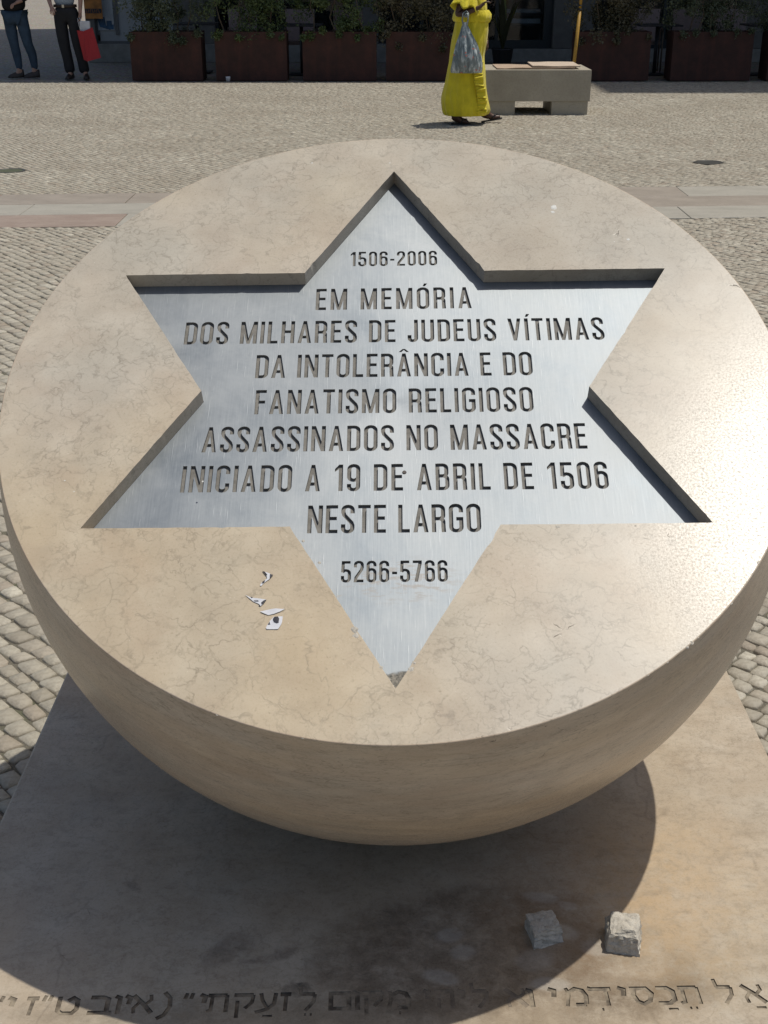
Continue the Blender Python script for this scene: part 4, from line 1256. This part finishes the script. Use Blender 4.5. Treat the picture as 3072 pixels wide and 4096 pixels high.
for x, y, lab in [(-1.30, 20.75, 'dark square terrace table behind the gap between the second and third planters'), (-3.0, 21.2, 'dark square terrace table behind the leftmost planter'), (4.30, 20.75, 'dark square terrace table behind the two right-hand planters'), (6.0, 20.75, 'dark square terrace table near the right edge')]:
    t_ = thing('terrace_table', lab, 'table', (x, y, 0), 0, 'dark tables on the terrace')
    put('tabletop', box(-.33, .33, -.33, .33, .72, .745, .006), M_TABLE, t_)
    put('pedestal', tube([(0, 0, .01), (0, 0, .72)], .03, 12), M_TABLE, t_)
    put('base_plate', box(-.2, .2, -.2, .2, 0, .015, .003), M_TABLE, t_)

# yellow pole
yp = thing('yellow_pole', 'ochre yellow pole leaning slightly behind the stone bench', 'pole', (2.68, 18.3, 0))
put('shaft', tube([(-.035, 0, 0), (.02, 0, 1.02)], .024, 14), M_YPOLE, yp)
put('collar', tube([(.02, 0, 1.02), (.022, 0, 1.045)], [.03, .03], 14), M_BLACK, yp)
put('collar', tube([(.024, 0, 1.075), (.026, 0, 1.09)], [.03, .03], 14), M_BLACK, yp)
put('shaft', tube([(.022, 0, 1.045), (.07, 0, 1.95)], .020, 14), M_YPOLE, yp)

# ------------------------------------------------------------------ the shop building
FY = 23.6
BXL, BXR, BH = -5.32, 12.0, 16.4
bld = thing('shop_building', 'stone-fronted building with dark glazed shopfronts behind the planters', 'building', (0, FY, 0))
def bp(name, x0, x1, y0, y1, z0, z1, m, par=bld, bev=0.0, label=None):
    o = put(name, box(x0, x1, y0 - FY, y1 - FY, z0, z1, bev), m, par)
    if label: o['label'] = label
    return o
bp('upper_wall', BXL, BXR, FY, FY + 14, 3.6, BH, M_PLAST)
bp('roof', BXL - .25, BXR + .25, FY - .25, FY + 14.2, BH, BH + .35, M_WALL)
bp('side_wall', BXL, BXL + .12, FY + .4, FY + 14, -.01, 3.6, M_PLAST)
bp('plinth_course', BXL, 1.55, FY - .06, FY + .3, -.012, .30, M_STEP, bev=.01)
bp('plinth_course', 1.552, BXR, FY - .06, FY + .3, -.012, .215, M_STEP, bev=.01)
pill = [(-5.32, -5.16), (-3.74, -3.02), (-.62, -.10), (1.45, 1.75), (3.02, 3.75), (6.3, 6.9), (9.2, 9.8), (11.5, 12.0)]
for a, b in pill:
    bp('pillar', a, b, FY - .03, FY + .35, .30 if a < 1.5 else .22, 3.6, M_WALL, bev=.01)
bays = [(-5.16, -3.74, M_GREYFR, .30), (-3.02, -.62, M_DARK, .30), (-.10, 1.45, M_DARK, .30), (1.75, 3.02, M_DARK, .215), (3.75, 6.3, M_DARK, .215), (6.9, 9.2, M_DARK, .215), (9.8, 11.5, M_DARK, .215)]
for bi, (a, b, fm, z0) in enumerate(bays):
    w = bp('shop_window', a, b, FY + .10, FY + .16, z0, z0 + (.04 if bi == 0 else .14), fm)
    bp('frame_jamb', a, a + .05, FY + .10, FY + .16, z0 + .14, 3.3, fm, w)
    bp('frame_jamb', b - (.05 if bi != 3 else .16), b, FY + .10, FY + .16, z0 + .14, 3.3, fm, w)
    bp('frame_head', a, b, FY + .10, FY + .16, 3.3, 3.6, fm, w)
    mid_ = {0: [-4.79, -4.2], 3: [2.02]}.get(bi, [a + (b - a) * .5])
    for m_ in mid_: bp('mullion', m_ - .03, m_ + .03, FY + .095, FY + .165, z0 + .14, 3.3, fm, w)
    zp = z0 + (.04 if bi == 0 else .14)
    put('pane', me_from([(a + .05, .13, zp), (b - .05, .13, zp), (b - .05, .13, 3.3), (a + .05, .13, 3.3)], [(0, 1, 2, 3)]), M_FROST if bi == 0 else M_GLASS, w)
bp('shop_interior', BXL + .13, BXR - .1, FY + 3.4, FY + 3.5, -.01, 3.6, M_INT)
bp('shop_floor', BXL + .13, BXR - .1, FY + .36, FY + 3.4, .05, .10, M_INT)
# storeys above (out of frame, cheap): window openings with panes
for fl in range(4):
    for k in range(7):
        x = BXL + 1.3 + k * 2.4
        z = 4.5 + fl * 3.0
        w = bp('window', x - .5, x + .5, FY - .04, FY - .002, z, z + 1.7, M_STEP)
        bp('pane', x - .4, x + .4, FY - .05, FY - .042, z + .1, z + 1.6, M_DARK, w)
# things in the shop window
for i, (x0, x1, y, z0, z1, m, lab) in enumerate([(2.1, 2.84, FY + .6, .62, .70, plain('pale_box', (0.42, 0.46, 0.5), .6), 'pale flat box on the shelf in the window behind the bench'), (2.15, 2.84, FY + .62, .80, .86, plain('blue_grey_box', (0.2, 0.26, 0.31), .6), 'blue-grey box stacked above the pale one in the shop window')]):
    tag(put('display_box', box(x0, x1, y, y + .3, z0, z1, .005), m), lab, 'box', 'boxes in the shop window')
sh_ = thing('display_stand', 'dark stepped display stand inside the window behind the bench', 'stand', (2.48, FY + .75, 0))
for z in (.58, .76): put('shelf', box(-.42, .42, -.2, .2, z, z + .035, .004), M_DARK, sh_)
for s in (-.4, .4): put('post', box(s - .02, s + .02, -.02, .02, .10, .76, .003), M_DARK, sh_)
# big-leaved plant in front of the shop window
pl = thing('potted_plant', 'tall potted plant with long yellow-green leaves by the shop window', 'plant', (1.98, 21.9, 0))
put('pot', loft([(0, 0, 0, .13, .13), (0, 0, .04, .14, .14), (0, 0, .30, .18, .18), (0, 0, .32, .19, .19), (0, 0, .321, .16, .16), (0, 0, .27, .15, .15)], 24), M_BLACK, pl)
put('soil', loft([(0, 0, .24, .14, .14), (0, 0, .27, .15, .15)], 24, cap=True), M_SOIL, pl)
mlf = leafmat('leaf_yellow_green', (0.11, 0.12, 0.015), (0.20, 0.20, 0.03)); mld = leafmat('leaf_olive', (0.03, 0.035, 0.012), (0.05, 0.05, 0.02))
rnd = random.Random(3)
for k in range(11):
    a = rnd.uniform(0, 6.28); L_l = rnd.uniform(.6, 1.0); lean = rnd.uniform(.12, .5)
    if k == 0: a, lean, L_l = R(-20), .30, .85
    V, F = [], []
    for j in range(8):
        t_ = j / 7; rr_ = lean * L_l * t_ ** 1.5
        z = .27 + L_l * t_ * (1 - .25 * lean * t_); w = .045 * math.sin(math.pi * min(1, t_ * .92 + .06)) + .003
        c = Vector((rr_ * math.cos(a), rr_ * math.sin(a), z)); s = Vector((-math.sin(a), math.cos(a), 0)) * w
        V += [c - s, c + Vector((0, 0, -.006)), c + s]
        if j: b0 = 3 * (j - 1); F += [(b0, b0 + 1, b0 + 4, b0 + 3), (b0 + 1, b0 + 2, b0 + 5, b0 + 4)]
    put('leaf', me_from(V, F, smooth=True), mlf if k % 3 == 0 else mld, pl)

# posters on the left window
ps = thing('window_poster', 'torn white poster with dark blue shapes on the left shop window', 'poster', (-5.0, FY + .11, 0))
put('sheet', box(-.13, .16, -.012, -.004, .52, 1.5), plain('poster_white', (0.42, 0.45, 0.47), .5, nscale=6, var=.15), ps)
bm = bmesh.new()
for q, (x0, x1, z0, z1) in enumerate([(-.12, -.06, .58, .78), (-.05, .01, .57, .74), (.03, .12, .55, .68), (.07, .15, .54, .62), (-.08, .10, .55, .60)]):
    box(x0, x1, -.020 - .001 * q, -.0125, z0, z1, bm=bm, rot=Matrix.Rotation(.15 * q - .3, 3, 'Y'))
put('blue_shapes', from_bm(bm), M_BLUEP, ps)
op = thing('orange_poster', 'orange printed poster with dark lettering bar, left end of the shopfront', 'poster', (-5.15, FY - .06, 0))
put('sheet', box(-.155, .155, -.012, 0, .72, 1.45, .002), M_ORANGE, op)
put('red_field', box(-.11, .11, -.017, -.0125, 1.03, 1.42), M_REDP, op)
put('lettering_bar', box(-.15, .14, -.018, -.0125, .81, .885), M_INK, op)
bm = bmesh.new()
# illegible ochre lettering on the dark bar
for q in range(7):
    x = -.13 + q * .037
    box(x, x + .006, -.021, -.0185, .822, .873, bm=bm); box(x + .006, x + .022, -.021, -.0185, .822 + .02 * (q % 3), .832 + .02 * (q % 3), bm=bm)
put('lettering', from_bm(bm), M_ORANGE, op)

# unseen awning above the frame, added to cast the shade edge on the square
aw = thing('added_shade_awning', 'unseen flat dark canvas awning added to shade the planters and terrace', 'awning', (0, 21.2, 0))
put('canvas', box(-7.2, 9.5, -1.42, 2.28, 4.60, 4.64), plain('grey_canvas', (0.10, 0.10, 0.10), .9), aw)
put('front_rail', tube([(-7.2, -1.45, 4.56), (9.5, -1.45, 4.56)], .035, 10), M_GREYFR, aw)
for x in (-6.9, 9.2): put('post', tube([(x, -1.40, -.01), (x, -1.40, 4.56)], .035, 12), M_GREYFR, aw)
for x in (-6.9, -2, 3, 8): put('arm', tube([(x, -1.40, 4.5), (x, 2.25, 4.5)], .02, 8), M_GREYFR, aw)

# assumed neighbouring building, unseen, added to throw the deeper shadow at the right
H2 = 24.0
nb = thing('added_shade_building', 'unseen tall plastered building at the right, added to cast shade', 'building', (10.62, 20.32, 0))
put('wall', box(0, 16, 0, 3.1, -.01, H2), M_PLAST, nb)
for fl in range(7):
    for k in range(5):
        w = put('window', box(1.2 + k * 3, 2.2 + k * 3, -.05, -.002, 1.0 + fl * 3.2, 2.8 + fl * 3.2), M_STEP, nb)
        put('pane', box(1.3 + k * 3, 2.1 + k * 3, -.06, -.052, 1.1 + fl * 3.2, 2.7 + fl * 3.2), M_DARK, w)

# ------------------------------------------------------------------ people
def hand_chain(pts, edges, rad, wrist_i, d, up, size=1.0, curl=.5, side=1):
    """five separate bent fingers from a palm; d = forearm direction, up = back of the hand"""
    d = Vector(d).normalized(); up = Vector(up); up = (up - d * up.dot(d)).normalized(); s = d.cross(up) * side
    w = Vector(pts[wrist_i])
    palm = w + d * .05 * size
    pts.append(palm); rad.append((.026 * size, .015 * size)); pi_ = len(pts) - 1; edges.append((wrist_i, pi_))
    for k in range(4):
        L_f = [.062, .072, .067, .052][k] * size
        b = w + d * .085 * size + s * (k - 1.5) * .019 * size
        q1 = b + (d * math.cos(curl) - up * math.sin(curl)) * L_f * .5
        q2 = q1 + (d * math.cos(curl * 2.2) - up * math.sin(curl * 2.2)) * L_f * .5
        base = len(pts)
        pts.extend([b, q1, q2]); rad.extend([.0095 * size, .0085 * size, .0065 * size])
        edges.extend([(pi_, base), (base, base + 1), (base + 1, base + 2)])
    b = w + d * .03 * size - s * .03 * size; q1 = b + (d * .7 - s * .6 - up * .3).normalized() * .035 * size; q2 = q1 + (d * .9 - s * .1 - up * .3).normalized() * .03 * size
    base = len(pts); pts.extend([b, q1, q2]); rad.extend([.011 * size, .0095 * size, .0075 * size]); edges.extend([(wrist_i, base), (base, base + 1), (base + 1, base + 2)])

def body(root, mat, J, face=(0, -1, 0), hair=True, curl=(.5, .5), k=1.0):
    """J: dict of joint positions"""
    P, E, RD = [], [], []
    id_ = {}
    def add(nm, p, r, par=None):
        id_[nm] = len(P); P.append(Vector(p)); RD.append(r)
        if par: E.append((id_[par], id_[nm]))
    add('pelvis', J['pelvis'], .125 * k)
    add('waist', J['waist'], .11 * k, 'pelvis'); add('chest', J['chest'], .135 * k, 'waist'); add('neck', J['neck'], .052, 'chest')
    hd = Vector(J['head']); f = Vector(face)
    add('skull0', hd + Vector((0, 0, -.06)) + f * .01, .062, 'neck'); add('skull', hd + Vector((0, 0, .02)), .082, 'skull0'); add('crown', hd + Vector((0, 0, .09)), .055, 'skull')
    for s in 'LR':
        add('sh' + s, J['sh' + s], .056 * k, 'chest'); add('el' + s, J['el' + s], .040, 'sh' + s); add('wr' + s, J['wr' + s], .026, 'el' + s)
        add('hip' + s, J['hip' + s], .088 * k, 'pelvis'); add('kn' + s, J['kn' + s], .056 * k, 'hip' + s); add('cf' + s, (Vector(J['kn' + s]) * .65 + Vector(J['an' + s]) * .35), .054 * k, 'kn' + s); add('an' + s, J['an' + s], .034, 'cf' + s)
        add('he' + s, J['he' + s], .032, 'an' + s); add('ba' + s, J['ba' + s], .034, 'an' + s); add('to' + s, J['to' + s], .018, 'ba' + s)
        d = Vector(J['wr' + s]) - Vector(J['el' + s])
        hand_chain(P, E, RD, id_['wr' + s], J.get('hd' + s, d), J.get('hu' + s, f), 1.0, curl[0 if s == 'L' else 1], 1 if s == 'L' else -1)
    put('body', skin_mesh(P, E, RD, 2, 0), mat, root)
    # face details and hair
    sd = f.cross(Vector((0, 0, 1)))
    for s in (-1, 1):
        bm = bmesh.new(); bmesh.ops.create_icosphere(bm, subdivisions=2, radius=.011)
        put('eye', from_bm(bm, smooth=True), M_EYE, root, hd + f * .074 + sd * s * .030 + Vector((0, 0, .015)))
        bm = bmesh.new(); bmesh.ops.create_icosphere(bm, subdivisions=2, radius=.022)
        for v in bm.verts: v.co = Vector((v.co.x * .5, v.co.y * .6, v.co.z * 1.3))
        put('ear', from_bm(bm, smooth=True), mat, root, hd + sd * s * .080)
    bm = bmesh.new(); bmesh.ops.create_cone(bm, segments=10, radius1=.016, radius2=.006, depth=.05, cap_ends=True)
    put('nose', from_bm(bm, smooth=True), mat, root, hd + f * .085 + Vector((0, 0, -.012)))
    bm = bmesh.new(); bmesh.ops.create_icosphere(bm, subdivisions=2, radius=.02)
    for v in bm.verts: v.co = Vector((v.co.x * (abs(sd.x) * 1.2 + .3), v.co.y * (abs(sd.y) * 1.2 + .3), v.co.z * .3))
    put('mouth', from_bm(bm, smooth=True), M_REDP, root, hd + f * .074 + Vector((0, 0, -.05)))
    if hair:
        bm = bmesh.new(); bmesh.ops.create_icosphere(bm, subdivisions=3, radius=.1)
        for v in list(bm.verts):
            v.co.z *= 1.1
            if v.co.dot(f) > .045 and v.co.z < .06: v.co -= f * (v.co.dot(f) - .02)
            if v.co.z < -.05: v.co.z = -.05 - (v.co.z + .05) * .2
        put('hair', from_bm(bm, smooth=True), M_HAIR, root, hd + Vector((0, 0, .035)) - f * .012)

# --- woman in yellow, walking right
wy = thing('person', 'person in a long bright yellow dress and flip-flops, walking right', 'person', (.90, 14.10, 0))
J = dict(pelvis=(.02, 0, .93), waist=(.03, 0, 1.07), chest=(.02, 0, 1.28), neck=(.03, 0, 1.47), head=(.06, 0, 1.58),
         shL=(.0, -.17, 1.40), elL=(-.14, -.22, 1.11), wrL=(.085, -.27, 1.185), hdL=(.75, .1, .65), huL=(-.5, 0, .8),
         shR=(.03, .17, 1.40), elR=(.16, .22, 1.10), wrR=(.215, .22, .86), hdR=(.1, 0, -1), huR=(.9, .2, 0),
         hipL=(.0, -.09, .88), knL=(-.05, -.09, .49), anL=(-.125, -.09, .085), heL=(-.155, -.09, .035), baL=(-.04, -.09, .035), toL=(.03, -.09, .022),
         hipR=(.04, .09, .88), knR=(.13, .08, .49), anR=(.20, .07, .10), heR=(.19, .07, .045), baR=(.32, .07, .055), toR=(.385, .07, .065))
body(wy, M_SKIN_D, J, (1, 0, 0))
keys = [(-.005, 0, .095, .235, .21), (-.008, 0, .15, .253, .225), (-.025, 0, .27, .248, .225), (-.022, 0, .40, .225, .215), (-.012, 0, .55, .203, .205), (-.008, 0, .70, .182, .20), (.015, 0, .86, .188, .20), (.035, 0, 1.0, .185, .185),
        (.035, 0, 1.12, .165, .175), (.03, 0, 1.25, .150, .185), (.025, 0, 1.36, .125, .18), (.03, 0, 1.43, .085, .12), (.035, 0, 1.46, .062, .075)]
def fold_w(a, t_):
    k = max(0, 1 - t_ * 1.15)
    return .05 * k * math.sin(7 * a + 2 * math.sin(6 * t_)) * (.6 + .4 * math.sin(3 * a + 1)) + .024 * k * math.sin(17 * a + 5 * t_) + .01 * math.sin(13 * a + 30 * t_) + .020 * math.sin(4 * a + 19 * t_) * math.sin(2 * a + 1.2)
dr = put('dress', loft(interp_rings(keys, 6), 110, fold_w), M_YEL, wy)
md = dr.modifiers.new('thick', 'SOLIDIFY'); md.thickness = .004
# gathered ruffle down the front edge of the skirt
V, F = [], []
NR = 90
for i in range(NR + 1):
    t_ = i / NR
    z = .10 + .58 * t_
    xc = .135 + .02 * math.sin(6 * t_) - .02 * t_ + .06 * max(0, .3 - t_)
    yc = -.165 - .03 * math.sin(3.1 * t_)
    for j in range(7):
        s = j / 6
        wob = .016 * math.sin(t_ * 62 + s * 2.2) * (0.3 + s) + .010 * math.sin(t_ * 118 + 1)
        V.append((xc - .045 + s * .10, yc - .030 + wob + s * .045, z + .02 * math.sin(t_ * 30) * s))
    if i:
        for j in range(6):
            b0 = (i - 1) * 7 + j; F.append((b0, b0 + 1, b0 + 8, b0 + 7))
rf = put('ruffle', me_from(V, F, smooth=True), M_YEL, wy); md = rf.modifiers.new('thick', 'SOLIDIFY'); md.thickness = .005
# cape sleeves with a wavy hem
def sleeve(y, ex, ez, r0, r1, seed):
    sh = Vector((.01, y * .85, 1.43)); el = Vector((ex, y * 1.30, ez))
    V, F = [], []
    n = 48; m = 14
    for i in range(m + 1):
        t_ = i / m
        c = sh.lerp(el, t_); r_ = r0 + (r1 - r0) * t_ ** 1.2
        ax = (el - sh).normalized(); u = Vector((0, 1, 0)) if y > 0 else Vector((0, -1, 0)); u = (u - ax * u.dot(ax)).normalized(); w = ax.cross(u)
        for k in range(n):
            a = 2 * math.pi * k / n
            rr_ = r_ * (1 + .22 * t_ * math.sin(6 * a + seed) + .12 * t_ * math.sin(11 * a + seed * 2))
            V.append(c + (u * math.cos(a) * .8 + w * math.sin(a)) * rr_ + ax * .03 * t_ * math.sin(5 * a + seed))
        if i:
            for k in range(n):
                b0 = (i - 1) * n
                F.append((b0 + k, b0 + (k + 1) % n, b0 + n + (k + 1) % n, b0 + n + k))
    o = put('sleeve', me_from(V, F, smooth=True), M_YEL, wy); md = o.modifiers.new('thick', 'SOLIDIFY'); md.thickness = .004
sleeve(-.17, -.06, 1.17, .075, .135, 1.0)
sleeve(.17, .14, 1.02, .075, .10, 2.4)
# waist sash bulge
put('sash', loft([(.035, 0, 1.045, .188, .19), (.035, 0, 1.07, .205, .205), (.04, 0, 1.12, .20, .20), (.035, 0, 1.16, .175, .185)], 80, lambda a, t_: .02 * math.sin(8 * a + 3) + .012 * math.sin(21 * a)), M_YEL, wy)
for s, (hx, tx, y, z0, z1) in (('L', (-.165, .055, -.09, .002, .002)), ('R', (.175, .405, .07, .004, .045))):
    bm = bmesh.new()
    outl = [(0, -.03), (.10, -.036), (.35, -.030), (.65, -.044), (.9, -.038), (1, -.01), (1, .02), (.85, .042), (.6, .040), (.35, .028), (.1, .034), (0, .028)]
    lo_ = [bm.verts.new((hx + (tx - hx) * a, y + b, z0 + (z1 - z0) * a)) for a, b in outl]; hi_ = [bm.verts.new((v.co.x, v.co.y, v.co.z + .012)) for v in lo_]
    bm.faces.new(lo_[::-1]); bm.faces.new(hi_)
    for i in range(12): bm.faces.new((lo_[i], lo_[(i + 1) % 12], hi_[(i + 1) % 12], hi_[i]))
    o = put('flip_flop', from_bm(bm), M_BLACK, wy)
    xm = hx + (tx - hx) * .55; zm = z0 + (z1 - z0) * .55 + .01
    put('strap', tube([(xm - .02, y - .042, zm), (xm + .01, y - .03, zm + .05), (xm + .05, y, zm + .045 + (z1 - z0) * .2), (xm + .01, y + .03, zm + .05), (xm - .02, y + .042, zm)], .006, 6), M_BLACK, o)
put('headscarf', loft(interp_rings([(.05, 0, 1.52, .075, .085), (.045, 0, 1.58, .10, .098), (.04, 0, 1.66, .11, .10), (.03, 0, 1.72, .085, .08), (.03, 0, 1.745, .02, .02)], 5), 32, cap=True), M_YEL, wy)

# --- carrier bag hanging from the forearm
bag = thing('plastic_bag', 'shiny grey plastic carrier bag with pink specks hanging from an arm', 'bag', (.90, 13.80, .55))
kb = [(-.03, 0, .0, .148, .050), (-.025, 0, .05, .160, .075), (-.025, 0, .16, .146, .082), (-.035, 0, .27, .112, .065), (-.045, 0, .38, .062, .038), (-.052, 0, .45, .035, .022), (-.055, 0, .50, .014, .012)]
put('sack', loft(interp_rings(kb, 6), 72, lambda a, t_: .10 * math.sin(7 * a + 5 * t_) * (.25 + t_) + .05 * math.sin(13 * a - 3 * t_) + .03 * math.sin(23 * a + 9 * t_), cap=True), M_PBAG, bag)
for s in (-1, 1):
    put('handle', tube([(-.05 + s * .012, 0, .44), (-.055 + s * .03, -.01, .52), (-.05 + s * .028, -.01, .585), (-.045, .0, .61)], [.012, .008, .007, .008], 8), M_PBAG, bag)
put('knot', tube([(-.062, -.012, .555), (-.05, -.012, .59), (-.03, -.012, .585), (-.035, -.012, .555), (-.062, -.012, .555)], .010, 8), M_PBAG, bag)
put('loose_corner', loft([(.13, 0, .0, .004, .004), (.125, 0, .03, .014, .008), (.11, 0, .10, .020, .012), (.10, 0, .16, .012, .01)], 14, cap=True), M_PBAG, bag)

# --- man with dark trousers and red bag (waist up is above the frame)
mn = thing('person', 'person in black trousers and pale shirt holding a red paper bag', 'person', (-4.72, 19.90, 0))
J = dict(pelvis=(-.05, 0, .95), waist=(-.06, 0, 1.10), chest=(-.06, 0, 1.32), neck=(-.06, 0, 1.52), head=(-.06, -.02, 1.64),
         shL=(-.25, 0, 1.44), elL=(-.30, .02, 1.16), wrL=(-.22, -.18, 1.02), shR=(.13, 0, 1.44), elR=(.19, .0, 1.16), wrR=(.175, -.06, .95), hdR=(0, -.05, -1), huR=(1, 0, 0), huL=(0, 0, 1),
         hipL=(-.15, 0, .90), knL=(-.12, -.02, .50), anL=(-.065, 0, .09), heL=(-.065, .04, .035), baL=(-.075, -.10, .035), toL=(-.09, -.17, .025),
         hipR=(.05, 0, .90), knR=(.09, -.02, .50), anR=(.155, 0, .09), heR=(.155, .04, .035), baR=(.18, -.10, .035), toR=(.20, -.17, .025))
body(mn, M_SKIN_L, J, (0, -1, 0), k=.68)
P = [J['pelvis'], (-.055, 0, 1.06), J['hipL'], J['knL'], (-.09, 0, .28), (-.07, .0, .07), J['hipR'], J['knR'], (.125, 0, .28), (.15, .0, .07)]
put('trousers', skin_mesh(P, [(0, 1), (0, 2), (2, 3), (3, 4), (4, 5), (0, 6), (6, 7), (7, 8), (8, 9)], [.165, (.165, .13), .118, .092, .082, .086, .118, .092, .082, .086], 2), M_TROUS, mn)
P = [(-.06, 0, .98), (-.06, 0, 1.20), (-.06, 0, 1.36), (-.06, 0, 1.47), (-.25, 0, 1.44), (-.295, .02, 1.20), (.13, 0, 1.44), (.185, 0, 1.22), (.195, -.01, 1.10)]
put('shirt', skin_mesh(P, [(0, 1), (1, 2), (2, 3), (2, 4), (4, 5), (2, 6), (6, 7), (7, 8)], [(.165, .13), (.17, .135), (.17, .135), .085, .078, .065, .078, .065, .06], 2), M_SHIRT, mn)
put('belt', loft([(-.055, 0, 1.015, .170, .135), (-.055, 0, 1.02, .174, .139), (-.055, 0, 1.05, .174, .139), (-.055, 0, 1.055, .17, .135)], 40), M_BELT, mn)
put('belt_buckle', box(-.070, -.036, -.148, -.139, 1.012, 1.058, .003), M_BUCK, mn)
def shoe(par, x, y, rz, L_s=.27, m=M_SHOE):
    rg_ = []
    bm = bmesh.new()
    for i in range(11):
        t_ = i / 10
        w = .035 + .014 * math.sin(math.pi * t_) + .004 * t_; h = .085 * (1 - t_) ** .8 + .035 if t_ < .95 else .03
        w *= (1 if t_ < .9 else .75)
        yv = .07 - L_s * t_
        row = [bm.verts.new((w * math.cos(a) * (1 if math.sin(a) < .2 else .85), yv, .004 + max(0, (math.sin(a) + .35) / 1.35) * h)) for a in [2 * math.pi * k / 16 for k in range(16)]]
        rg_.append(row)
    for a, b in zip(rg_[:-1], rg_[1:]):
        for k in range(16): bm.faces.new((a[k], a[(k + 1) % 16], b[(k + 1) % 16], b[k]))
    bm.faces.new(rg_[0]); bm.faces.new(rg_[-1])
    o = put('shoe', from_bm(bm, smooth=True), m, par, (x, y, 0)); o.rotation_euler = (0, 0, rz)
shoe(mn, -.07, 0, R(-6)); shoe(mn, .165, 0, R(14))
# red paper bag (held)
rb = thing('red_paper_bag', 'red paper shopping bag with white paper sticking out', 'bag', (-4.42, 19.74, .27))
bm = bmesh.new()
A = [(-.085, -.10, .0), (.16, -.06, .035), (.17, .05, .05), (-.075, .02, .01)]
Bt = [(-.20, -.10, .43), (-.07, -.13, .44), (.10, -.04, .50), (-.09, .02, .46)]
lo_ = [bm.verts.new(p) for p in ((-.09, -.09, .02), (-.03, -.13, .0), (.165, -.06, .05), (.06, .03, .05))]
hi_ = [bm.verts.new(p) for p in ((-.155, -.09, .43), (-.045, -.13, .425), (.075, -.06, .475), (-.03, .03, .45))]
bm.faces.new(lo_[::-1])
for i in range(4): bm.faces.new((lo_[i], lo_[(i + 1) % 4], hi_[(i + 1) % 4], hi_[i]))
put('bag_body', from_bm(bm), M_RED, rb)
put('white_paper', box(-.11, .04, -.075, -.02, .40, .56, .006), M_WHITE, rb)
put('handle', tube([(-.10, -.10, .43), (-.12, -.10, .54), (-.125, -.09, .60), (-.10, -.09, .61), (-.06, -.10, .54), (-.03, -.11, .44)], .004, 6), M_WHITE, rb)

# --- woman with blue leggings
wl = thing('person', 'person in black top and dark blue leggings at the left edge', 'person', (-5.52, 20.10, 0))
J = dict(pelvis=(-.08, 0, .92), waist=(-.08, 0, 1.06), chest=(-.08, 0, 1.26), neck=(-.08, 0, 1.44), head=(-.09, -.02, 1.55),
         shL=(-.25, 0, 1.37), elL=(-.33, -.02, 1.12), wrL=(-.37, -.10, .98), shR=(.09, 0, 1.37), elR=(.15, -.04, 1.14), wrR=(.03, -.18, 1.08), huR=(0, 0, 1), huL=(0, -1, 0),
         hipL=(-.17, 0, .88), knL=(-.13, -.03, .49), anL=(-.095, 0, .09), heL=(-.07, .02, .03), baL=(-.17, -.05, .03), toL=(-.22, -.07, .022),
         hipR=(.01, 0, .88), knR=(.08, -.03, .49), anR=(.135, .02, .09), heR=(.16, .03, .03), baR=(.07, -.02, .03), toR=(.015, -.04, .022))
body(wl, M_SKIN_L, J, (-.35, -.93, 0), k=.68)
P = [J['pelvis'], J['hipL'], (-.155, -.02, .70), J['knL'], (-.115, .0, .33), (-.095, 0, .10), J['hipR'], (.045, -.02, .70), J['knR'], (.12, .02, .33), (.135, .02, .10)]
put('leggings', skin_mesh(P, [(0, 1), (1, 2), (2, 3), (3, 4), (4, 5), (0, 6), (6, 7), (7, 8), (8, 9), (9, 10)], [(.15, .12), .112, .100, .076, .074, .048, .112, .100, .076, .074, .048], 2), M_LEGG, wl)
P = [(-.08, 0, .93), (-.08, 0, 1.10), (-.08, 0, 1.28), (-.08, 0, 1.39), (-.25, 0, 1.37), (-.32, -.02, 1.15), (-.36, -.08, 1.02), (.09, 0, 1.37), (.145, -.03, 1.16), (.06, -.14, 1.10)]
put('top', skin_mesh(P, [(0, 1), (1, 2), (2, 3), (2, 4), (4, 5), (5, 6), (2, 7), (7, 8), (8, 9)], [(.215, .18), (.18, .15), (.165, .135), .08, .07, .055, .045, .07, .055, .045], 2), M_BTOP, wl)
shoe(wl, -.11, -.01, R(-60), .24); shoe(wl, .13, .0, R(-70), .24)
hb = thing('handbag', 'black handbag hanging at the left side of the person in blue leggings', 'bag', (-5.97, 19.98, .74))
put('bag_body', box(-.10, .10, -.05, .05, 0, .25, .02), M_BLACK, hb)
put('strap', tube([(-.08, 0, .24), (-.03, 0, .42), (.03, 0, .46), (.06, 0, .40), (.08, 0, .24)], .008, 6), M_BLACK, hb)

print('objects', len(bpy.data.objects), 'tris', sum(len(m.loops) - 2 * len(m.polygons) for m in bpy.data.meshes))
